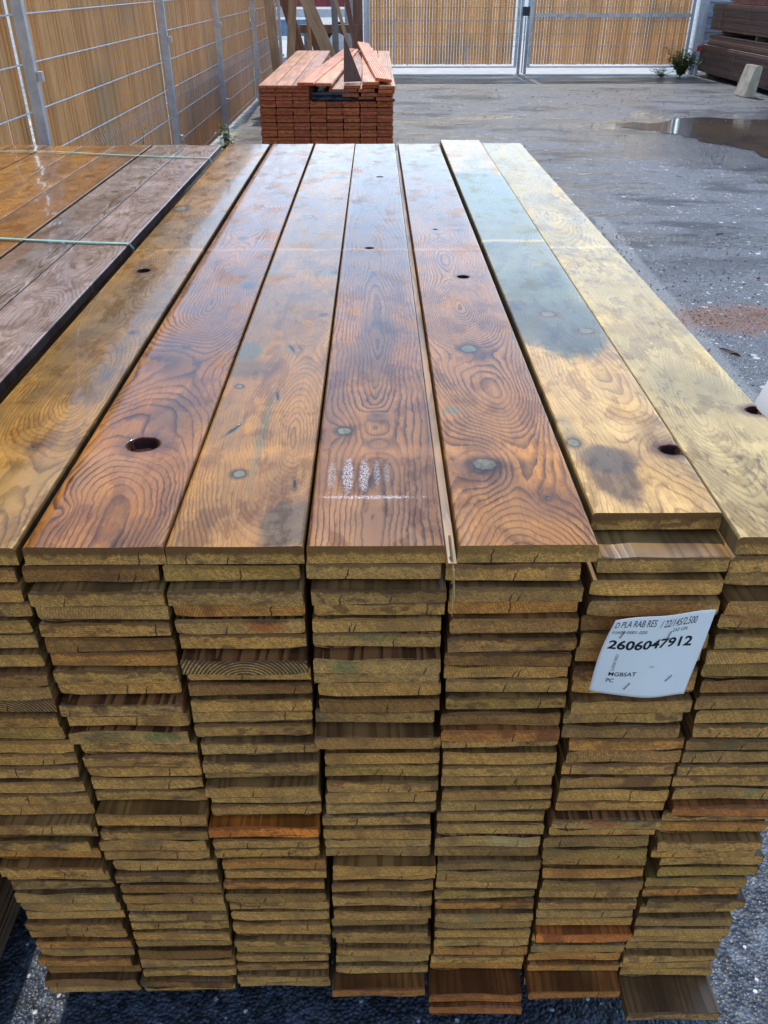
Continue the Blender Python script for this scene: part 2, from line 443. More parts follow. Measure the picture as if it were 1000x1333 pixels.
# ---------------------------------------------------------------- ground
def ground_material():
    g = Graph('wet_asphalt')
    v1 = g.voro(g.P, 150)
    vc = g.voro(g.P, 150, out='Color')
    sp = g.nt.nodes.new('ShaderNodeSeparateColor'); g.nt.links.new(vc, sp.inputs[0])
    r = sp.outputs[0]
    c = g.mix(r, (0.018, 0.029, 0.050), (0.066, 0.094, 0.142))
    c = g.mix(g.step(sp.outputs[1], 0.72, 0.95, 0.0, 0.6), c, (0.17, 0.15, 0.125))
    c = g.mix(g.step(v1, 0.35, 0.75, 0.0, 0.85), c, (0.018, 0.018, 0.020))
    big = g.noise(g.P, 0.6, 4, 0.6)
    streak = g.noise(g.vec(g.mul(g.x, 0.35), g.mul(g.y, 1.5), 0.0), 1.6, 4, 0.6)
    c = g.mix(g.step(big, 0.35, 0.7, 0.0, 0.3), c, (0.08, 0.085, 0.092))
    v2 = g.voro(g.vec(g.x, g.y, 3.0), 48, out='Color')
    sp2 = g.nt.nodes.new('ShaderNodeSeparateColor'); g.nt.links.new(v2, sp2.inputs[0])
    c = g.mix(g.step(sp2.outputs[0], 0.55, 1.0, 0.0, 0.55), c, (0.14, 0.17, 0.21))
    c = g.mix(g.step(sp2.outputs[1], 0.6, 1.0, 0.0, 0.7), c, (0.02, 0.022, 0.026))
    mid = g.noise(g.P, 26, 4, 0.75)
    c = g.mix(g.step(mid, 0.5, 0.7, 0.0, 0.45), c, (0.15, 0.18, 0.22))
    spark = None
    for sc_, th_ in ((95, 0.955), (42, 0.95), (21, 0.965)):
        vs = g.voro(g.vec(g.x, g.y, float(sc_)), sc_, out='Color')
        ss = g.nt.nodes.new('ShaderNodeSeparateColor'); g.nt.links.new(vs, ss.inputs[0])
        vd = g.voro(g.vec(g.x, g.y, float(sc_)), sc_)
        k_ = g.mul(g.m('GREATER_THAN', ss.outputs[0], th_), g.step(vd, 0.25, 0.42, 1.0, 0.0))
        if sc_ < 90: k_ = g.mul(k_, g.step(g.y, 1.5, 3.5))
        spark = k_ if spark is None else g.m('MAXIMUM', spark, k_)
    c = g.mix(g.mul(spark, 0.9), c, (0.70, 0.71, 0.73))  # sparkle of the wet asphalt painted into the colour as white specks
    wetm = g.step(streak, 0.46, 0.60)
    wetm = g.mul(wetm, g.step(g.y, 2.5, 6.0))
    pw = g.add(g.ell(g.x, g.y, 4.9, 8.8, 2.5, 2.2), g.mul(g.sub(g.noise(g.P, 2.5, 4, 0.6), 0.5), 1.2))
    wetm = g.m('MAXIMUM', wetm, g.step(pw, 0.9, 1.2, 1.0, 0.0))
    c = g.mix(g.mul(wetm, 0.75), c, (0.018, 0.022, 0.029))
    smg = g.noise(g.vec(g.add(g.mul(g.x, 0.7), g.mul(g.y, 0.25)), g.mul(g.y, 1.35), 4.0), 1.6, 6, 0.68)
    smg = g.mul(g.step(smg, 0.50, 0.62), g.step(g.y, 2.5, 5.5))
    c = g.mix(g.mul(smg, 0.7), c, (0.012, 0.015, 0.020))
    g.put(g.bsdf.inputs['Specular IOR Level'], g.fmix(smg, 0.36, 0.15))
    # dry dusty zone by the gate
    dust = g.mul(g.step(g.add(g.y, g.mul(big, 3.0)), 12.2, 13.4), 0.30)
    c = g.mix(g.mul(dust, g.step(g.noise(g.P, 3.0, 4, 0.7), 0.3, 0.65)), c, (0.085, 0.10, 0.12))
    # brown silt along the joints
    wob = g.mul(g.sub(g.noise(g.P, 2.2, 4), 0.5), 0.5)
    for (a, b_, w, amt) in (((0.2, 10.3), (3.3, 10.1), 0.30, 0.75), ((3.75, 13.3), (3.4, 9.9), 0.13, 0.9)):
        d = g.add(g.seg(a[0], a[1], b_[0], b_[1]), wob)
        c = g.mix(g.step(d, w * 0.5, w * 1.4, amt, 0.0), c, (0.055, 0.048, 0.042))
    # worn pale line running beside the stack
    d = g.seg(1.60, 5.4, 1.46, 0.4)
    dn = g.add(d, g.mul(g.sub(g.noise(g.P, 28, 4, 0.7), 0.5), 0.05))
    c = g.mix(g.step(dn, 0.03, 0.062, 0.75, 0.0), c, (0.19, 0.195, 0.20))
    # reddish sawdust
    e = g.add(g.ell(g.x, g.y, 1.95, 3.30, 0.62, 0.23), g.mul(g.sub(g.noise(g.P, 9, 4, 0.7), 0.5), 1.6))
    sd = g.mul(g.step(e, 0.6, 1.15, 1.0, 0.0), g.step(g.noise(g.P, 140, 2), 0.38, 0.55))
    c = g.mix(g.mul(sd, 0.85), c, (0.25, 0.12, 0.07))
    fine = g.noise(g.P, 420, 2)
    hgt = g.sub(g.add(g.mul(r, 0.5), g.mul(fine, 0.15)), g.mul(v1, 1.1))
    nrm = g.bump(hgt, 0.9, 0.0035)
    nrm = g.bump(g.mul(mid, 1.0), 0.8, 0.008, nrm)
    nrm = g.bump(g.noise(g.P, 9, 3, 0.6), 0.4, 0.012, nrm)
    rough = g.fmix(wetm, g.step(big, 0.3, 0.7, 0.30, 0.42), 0.16)
    rough = g.fmix(sd, g.fmix(dust, rough, 0.65), 0.8)
    return g.fin(c, rough, nrm, Coat_Weight=0.0)
GROUND = ground_material()
me = MB(); me.v = [(-90, -60, 0), (90, -60, 0), (90, 160, 0), (-90, 160, 0)]; me.f = [(0, 1, 2, 3)]
o = me.build('ground', GROUND); o['kind'] = 'structure'
# pale concrete apron under and behind the gate
g = Graph('pale_concrete')
n = g.noise(g.P, 2.5, 5, 0.65); nf = g.noise(g.P, 60, 3)
c = g.mix(g.step(n, 0.35, 0.7), (0.36, 0.37, 0.37), (0.26, 0.265, 0.27))
CONCRETE = g.fin(g.mix(g.step(nf, 0.4, 0.8, 0.0, 0.4), c, (0.25, 0.24, 0.23)), 0.7, g.bump(nf, 0.4, 0.002))
ap = MB()
ring = []
for k in range(40):
    t = k / 39; ring.append((-3 + 8.3 * t, 15.95 + 0.12 * mnoise.noise(Vector((t * 9, 0, 0)))))
ring += [(5.3, 26), (-3, 26)]
ap.v = [(a, b, 0.004) for a, b in ring]; ap.f = [tuple(range(len(ring)))]
o = ap.build('pavement', CONCRETE); o['kind'] = 'structure'
# standing water on the right
g = Graph('puddle_water')
n = g.noise(g.P, 9, 2)
n2 = g.noise(g.P, 1.2, 3)
PUDDLE = g.fin(g.mix(g.step(n2, 0.4, 0.65), (0.07, 0.052, 0.037), (0.035, 0.031, 0.027)), 0.07, g.bump(n, 0.15, 0.006), IOR=1.33)
pd = MB(); ctr = (4.25, 9.25)
pts = [(2.85, 10.05), (3.4, 10.15), (3.95, 10.5), (4.6, 10.35), (5.4, 10.1), (6.4, 9.6), (6.6, 8.4), (5.6, 7.3), (4.4, 6.7), (3.85, 7.35), (3.75, 8.1), (3.5, 8.75), (3.25, 9.35), (2.9, 9.7)]
sm = []
for i in range(len(pts)):
    p0, p1, p2, p3 = [Vector(pts[(i + k) % len(pts)]) for k in (-1, 0, 1, 2)]
    for t in (0, 0.25, 0.5, 0.75):
        q = 0.5 * ((2 * p1) + (p2 - p0) * t + (2 * p0 - 5 * p1 + 4 * p2 - p3) * t * t + (3 * p1 - p0 - 3 * p2 + p3) * t ** 3)
        q += Vector((mnoise.noise(Vector((q.x * 5, q.y * 5, 0))), mnoise.noise(Vector((q.x * 5, q.y * 5, 7))))) * 0.16
        sm.append((q.x, q.y, 0.004))
pd.v = sm; pd.f = [tuple(range(len(sm)))]
o = pd.build('puddle', PUDDLE); o['kind'] = 'structure'

# ---------------------------------------------------------------- board shapes
def board_poly(w, t, r, n=3, seed=0):
    """rounded rectangle cross-section in x,z with extra points along the wide faces"""
    out = []
    rs = random.Random(seed)
    for (sx, sz, a0) in ((1, 1, 0), (-1, 1, 90), (-1, -1, 180), (1, -1, 270)):
        rr = r * rs.uniform(0.6, 1.4)
        cx, cz = sx * (w / 2 - rr), sz * (t / 2 - rr)
        for k in range(n):
            a = R(a0 + 90 * k / (n - 1))
            out.append((cx + rr * math.cos(a), cz + rr * math.sin(a)))
        if sx * sz > 0:
            for q in (0.34, 0.06, -0.22, -0.38): out.append((sx * w * q, sz * t / 2))
    return out
def plain_board(w, t, l, seed, r=0.0032):
    m = MB(); poly = board_poly(w, t, r, 3, seed); n = len(poly)
    rs = random.Random(seed * 3 + 1)
    for i, yy in enumerate((0.0, l)):
        for k, (x, z) in enumerate(poly):
            m.v.append((x + rs.uniform(-0.0004, 0.0004), yy + rs.uniform(-0.0022, 0.0022), z + rs.uniform(-0.0012, 0.0004) * (1 if z > 0 else -1)))
    for k in range(n):
        k2 = (k + 1) % n
        m.f.append((k, k2, n + k2, n + k))
    m.f.append(tuple(range(n))); m.f.append(tuple(n + k for k in range(n)))
    return m.mesh('plank')
def broad_board(w, t, l, seed, holes=(), notch=None):
    """detailed board whose top is a height field: slight cup, waves, sunk knot holes, rounded arrises"""
    hx = w / 2
    rs = random.Random(seed)
    xs = [-hx, -hx + 0.0007, -hx + 0.0022, -hx + 0.0045] + [(-hx + 0.0045) + (w - 0.009) * k / 8 for k in range(1, 8)] + [hx - 0.0045, hx - 0.0022, hx - 0.0007, hx]
    ys = [0, 0.0012, 0.006] + [0.03 * k for k in range(1, int(l / 0.03))] + [l - 0.002, l]
    pts = []
    def inhole(x, y, m=1.25):
        return any(((x - a) / (c * m)) ** 2 + ((y - b) / (d * m)) ** 2 < 1 for a, b, c, d in holes)
    for y in ys:
        for x in xs:
            if not inhole(x, y): pts.append((x, y))
    for (a, b, c, d) in holes:
        for f in (1.12, 1.0, 0.93, 0.8, 0.5):
            for k in range(28):
                w_ = 2 * math.pi * k / 28
                ff = f * (1 + 0.07 * mnoise.noise(Vector((math.cos(w_) * 1.5 + a * 50, math.sin(w_) * 1.5, 3))))
                px, py = a + c * ff * math.cos(w_), b + d * ff * math.sin(w_)
                if abs(px) < hx - 0.0002 and 0.0002 < py < l - 0.0002: pts.append((px, py))
        pts.append((a, b)) if abs(a) < hx else None
    v2, e2, f2, *_ = delaunay_2d_cdt([Vector(p) for p in pts], [], [], 0, 1e-6)
    cup = rs.uniform(-0.0012, 0.0012)
    def zt(x, y):
        z = t / 2
        e = hx - abs(x)
        rr = 0.0045
        if e < rr: z -= 0.0038 * (1 - math.sqrt(max(0.0, 1 - ((rr - e) / rr) ** 2)))
        z += cup * ((x / hx) ** 2 - 0.4)
        z += 0.0006 * mnoise.noise(Vector((x * 9, y * 2.0, seed)))
        for (a, b, c, d) in holes:
            q = math.sqrt(((x - a) / c) ** 2 + ((y - b) / d) ** 2)
            if q < 0.97:
                z -= 0.011 * min(1, (0.97 - q) / 0.17) + 0.003 * mnoise.noise(Vector((x * 200, y * 200, 1))) * (1 - q)
        return z
    bm = bmesh.new()
    tv = [bm.verts.new((p.x, p.y, zt(p.x, p.y))) for p in v2]
    tops = []
    for f in f2:
        try: tops.append(bm.faces.new([tv[i] for i in f]))
        except ValueError: pass
    bm.edges.ensure_lookup_table()
    bnd = [e for e in bm.edges if len(e.link_faces) == 1]
    # order boundary
    ret = bmesh.ops.extrude_edge_only(bm, edges=bnd)
    nv = [q for q in ret['geom'] if isinstance(q, bmesh.types.BMVert)]
    for q in nv: q.co.z = -t / 2
    bot = {}
    ne = [q for q in ret['geom'] if isinstance(q, bmesh.types.BMEdge) and all(v.co.z < -t / 2 + 1e-5 for v in q.verts)]
    bmesh.ops.contextual_create(bm, geom=ne)
    for e in bnd: e.smooth = False
    for f in tops: f.smooth = True
    bmesh.ops.recalc_face_normals(bm, faces=bm.faces)
    me = bpy.data.meshes.new('plank')
    bm.to_mesh(me); bm.free()
    return me

# ================================================================ the main pack of boards
W, T, L = 0.145, 0.022, 2.5
PITCH, LAYER, Z0 = 0.149, 0.0239, 0.08
NL = 36
PINE = pine_stack_material()
def stained_board_material(name, seed, patches, ring_dark=0.0):
    g = Graph(name)
    isend = g.m('GREATER_THAN', g.m('ABSOLUTE', g.sepn()[1]), 0.7)
    c, h = end_grain(g, seed=seed)
    n = g.mul(g.sub(g.noise(g.vec(g.x, seed, g.z), 110, 4, 0.65), 0.5), 1.3)
    for (cx, cz, rx, rz, col, amt) in patches:
        e = g.add(g.ell(g.x, g.z, cx, cz, rx, rz), n)
        c = g.mix(g.mul(g.step(e, 0.5, 1.3, amt * 0.85, 0.0), g.step(g.noise(g.vec(g.mul(g.x, 1.0), seed, g.z), 340, 3, 0.7), 0.3, 0.6, 0.35, 1.0)), c, tuple(v * m_ for v, m_ in zip(col, (1.0, 0.72, 0.55))))
    if ring_dark:
        q = g.m('SQRT', g.add(g.mul(g.x, g.x), g.mul(g.add(g.z, 0.035), g.add(g.z, 0.035))))
        fr = g.m('FRACT', g.mul(g.add(q, g.mul(n, 0.0006)), 260.0))
        c = g.mix(g.mul(g.step(fr, 0.2, 0.7), ring_dark), c, (0.035, 0.018, 0.01))
    ln = g.m('FRACT', g.add(g.mul(g.noise(g.vec(g.mul(g.x, 30.0), g.mul(g.y, 2.0), seed), 1.0, 3), 5.0), g.mul(g.x, 45.0)))
    top = g.mix(g.step(ln, 0.3, 0.8), (0.30, 0.13, 0.045), (0.07, 0.028, 0.012))
    return g.fin(g.mix(isend, top, c), g.fmix(isend, 0.3, 0.75), g.bump(h, 0.5, 0.0012))
STAINED = {
    (2, 4): stained_board_material('orange_knot_end', 0.31, [(0.028, 0.0, 0.024, 0.011, (0.50, 0.12, 0.025), 0.95), (0.028, 0.008, 0.022, 0.006, (0.025, 0.07, 0.04), 0.9)]),
    (3, 5): stained_board_material('green_streaked_end', 0.53, [(0.0, 0.003, 0.030, 0.006, (0.10, 0.24, 0.10), 0.7)]),
    (3, 6): stained_board_material('green_rayed_end', 0.71, [(-0.035, 0.0, 0.018, 0.012, (0.07, 0.24, 0.10), 0.8)]),
    (2, 6): stained_board_material('dark_ringed_end', 0.17, [], 0.9), (0, 9): stained_board_material('dark_ringed_end_two', 0.47, [], 0.9),
    (1, 11): stained_board_material('green_grey_end', 0.83, [(-0.03, 0.0, 0.03, 0.012, (0.07, 0.10, 0.05), 0.75), (0.04, 0.0, 0.03, 0.008, (0.06, 0.22, 0.08), 0.8)]),
    (4, 12): stained_board_material('plum_knot_end', 0.93, [(0.035, 0.002, 0.014, 0.012, (0.045, 0.012, 0.010), 0.95), (-0.02, 0.008, 0.06, 0.006, (0.22, 0.07, 0.03), 0.8)]),
    (2, 19): stained_board_material('green_edged_end', 0.62, [(0.02, 0.004, 0.03, 0.009, (0.015, 0.09, 0.04), 0.9), (-0.05, 0.0, 0.02, 0.012, (0.5, 0.42, 0.22), 0.6)]),
    (5, 18): stained_board_material('red_green_end', 0.27, [(0.0, 0.002, 0.03, 0.010, (0.42, 0.08, 0.03), 0.85), (0.02, 0.009, 0.04, 0.005, (0.02, 0.10, 0.05), 0.9)]),
    (4, 20): stained_board_material('pale_green_end', 0.11, [(0.03, 0.0, 0.04, 0.012, (0.45, 0.5, 0.28), 0.6)]),
    (1, 9): stained_board_material('bark_knot_end', 0.39, [(-0.025, 0.002, 0.012, 0.012, (0.05, 0.02, 0.012), 0.9)]),
    (6, 4): stained_board_material('red_brown_end', 0.44, [(0.0, 0.003, 0.07, 0.008, (0.40, 0.13, 0.04), 0.7)]),
}
main = thing('lumber_stack', 'tall stack of wet treated pine boards with the white paper label, sawn ends facing us', 'lumber stack')
variants = [plain_board(0.1430 + random.uniform(-0.002, 0.001), T, L, k) for k in range(10)]
for v in variants: v.materials.append(PINE)
tint_pool = [(1.1, 1.04, 0.9), (1.12, 1.0, 0.8), (1, 1, 1), (1.1, 1.0, 0.85), (1.12, 1.08, 0.95), (1.1, 0.85, 0.6), (0.62, 0.52, 0.42), (0.85, 0.85, 0.65), (1.12, 1.05, 0.9), (1, 0.92, 0.8), (0.92, 0.9, 0.86), (1.1, 1.05, 0.95), (0.82, 0.80, 0.76), (1.15, 1.05, 0.85), (0.88, 0.78, 0.7), (1.0, 0.98, 0.85), (0.72, 0.68, 0.62)]
# (column, courses below the top) -> forward shift, colour
special = {
    (1, 2): (-0.020, None), (2, 2): (-0.021, (0.85, 0.85, 0.85)), (3, 2): (-0.020, (0.72, 0.70, 0.66)), (4, 2): (-0.012, None),
    (2, 6): (-0.026, (0.62, 0.6, 0.55)), (3, 6): (-0.027, (1.15, 1.1, 0.9)), (3, 11): (-0.034, None), (4, 5): (-0.013, None), (1, 9): (-0.016, None),
    (2, 13): (-0.026, None), (4, 11): (-0.018, (1.1, 0.75, 0.55)), (5, 9): (-0.018, None), (1, 11): (-0.014, (0.7, 0.85, 0.6)),
    (0, 7): (-0.012, (0.7, 0.6, 0.5)), (2, 15): (-0.022, None), (1, 17): (-0.03, None), (2, 18): (-0.034, (1.6, 0.85, 0.32)), (0, 18): (-0.022, None),
    (3, 19): (-0.012, None), (6, 17): (-0.02, (1.1, 0.7, 0.5)), (5, 18): (-0.02, (1.3, 0.8, 0.45)), (3, 22): (-0.02, None), (6, 20): (-0.018, None), (4, 27): (-0.015, None),
    (5, 29): (-0.022, (1.5, 0.8, 0.5)), (1, 25): (-0.012, None), (3, 25): (-0.016, None), (0, 22): (-0.015, None), (6, 3): (-0.01, None),
    (3, 34): (-0.036, (0.85, 0.6, 0.42)), (4, 35): (-0.060, (0.9, 0.55, 0.4)), (5, 34): (-0.045, (0.9, 0.6, 0.4)), (6, 35): (-0.075, (0.75, 0.72, 0.75)), (4, 34): (-0.05, (0.8, 0.5, 0.36)),
    (0, 34): (-0.012, (0.7, 0.6, 0.55)), (1, 34): (-0.016, (0.6, 0.5, 0.45)),
}
rs = random.Random(5)
rowshift = [0.0] * NL
for j in range(1, NL): rowshift[j] = rs.uniform(-0.0045, 0.0045) if j % 2 == 0 else rowshift[j - 1]
for k in range(7):
    lean = 0.0
    for j in range(NL):
        dn = NL - 1 - j
        if dn == 0: continue
        if j % 2 == 0: lean = rs.uniform(-0.003, 0.003)
        if k in (0, 6) and j % 3 == 0: lean += (1 if k else -1) * abs(rs.gauss(0, 0.004))
        x = (k - 3) * PITCH + rowshift[j] + lean + rs.uniform(-0.0008, 0.0008)
        y = rs.uniform(-0.0045, 0.0045)
        tint = rs.choice(tint_pool)
        if (k, dn) in special:
            y, t2 = special[(k, dn)]
            y *= 0.72 if dn > 30 else 0.52
            tint = t2 or tint
        if k == 5 and dn == 1: x, y, tint = 0.306, 0.012, (0.95, 0.95, 0.85)
        if k == 6 and dn == 1: x, y = 0.448, 0.012
        if k == 6 and dn == 2: x, y = 0.452, 0.02
        z = Z0 + (j + 0.5) * LAYER + rs.uniform(-0.0006, 0.0006)
        o = link('plank', rs.choice(variants), None, main, (x, y, z), (0, rs.uniform(-0.004, 0.004), rs.uniform(-0.0012, 0.0012)))
        o.color = tuple(tint) + (1,)
        if (k, dn) in STAINED:
            o.data = o.data.copy(); o.data.materials[0] = STAINED[(k, dn)]
        if (k, dn) == (2, 4): o['label'] = 'board end with an orange oval knot under a green rim'
        if (k, dn) == (2, 18): o['label'] = 'bright orange board end with a green streak, halfway down the stack'

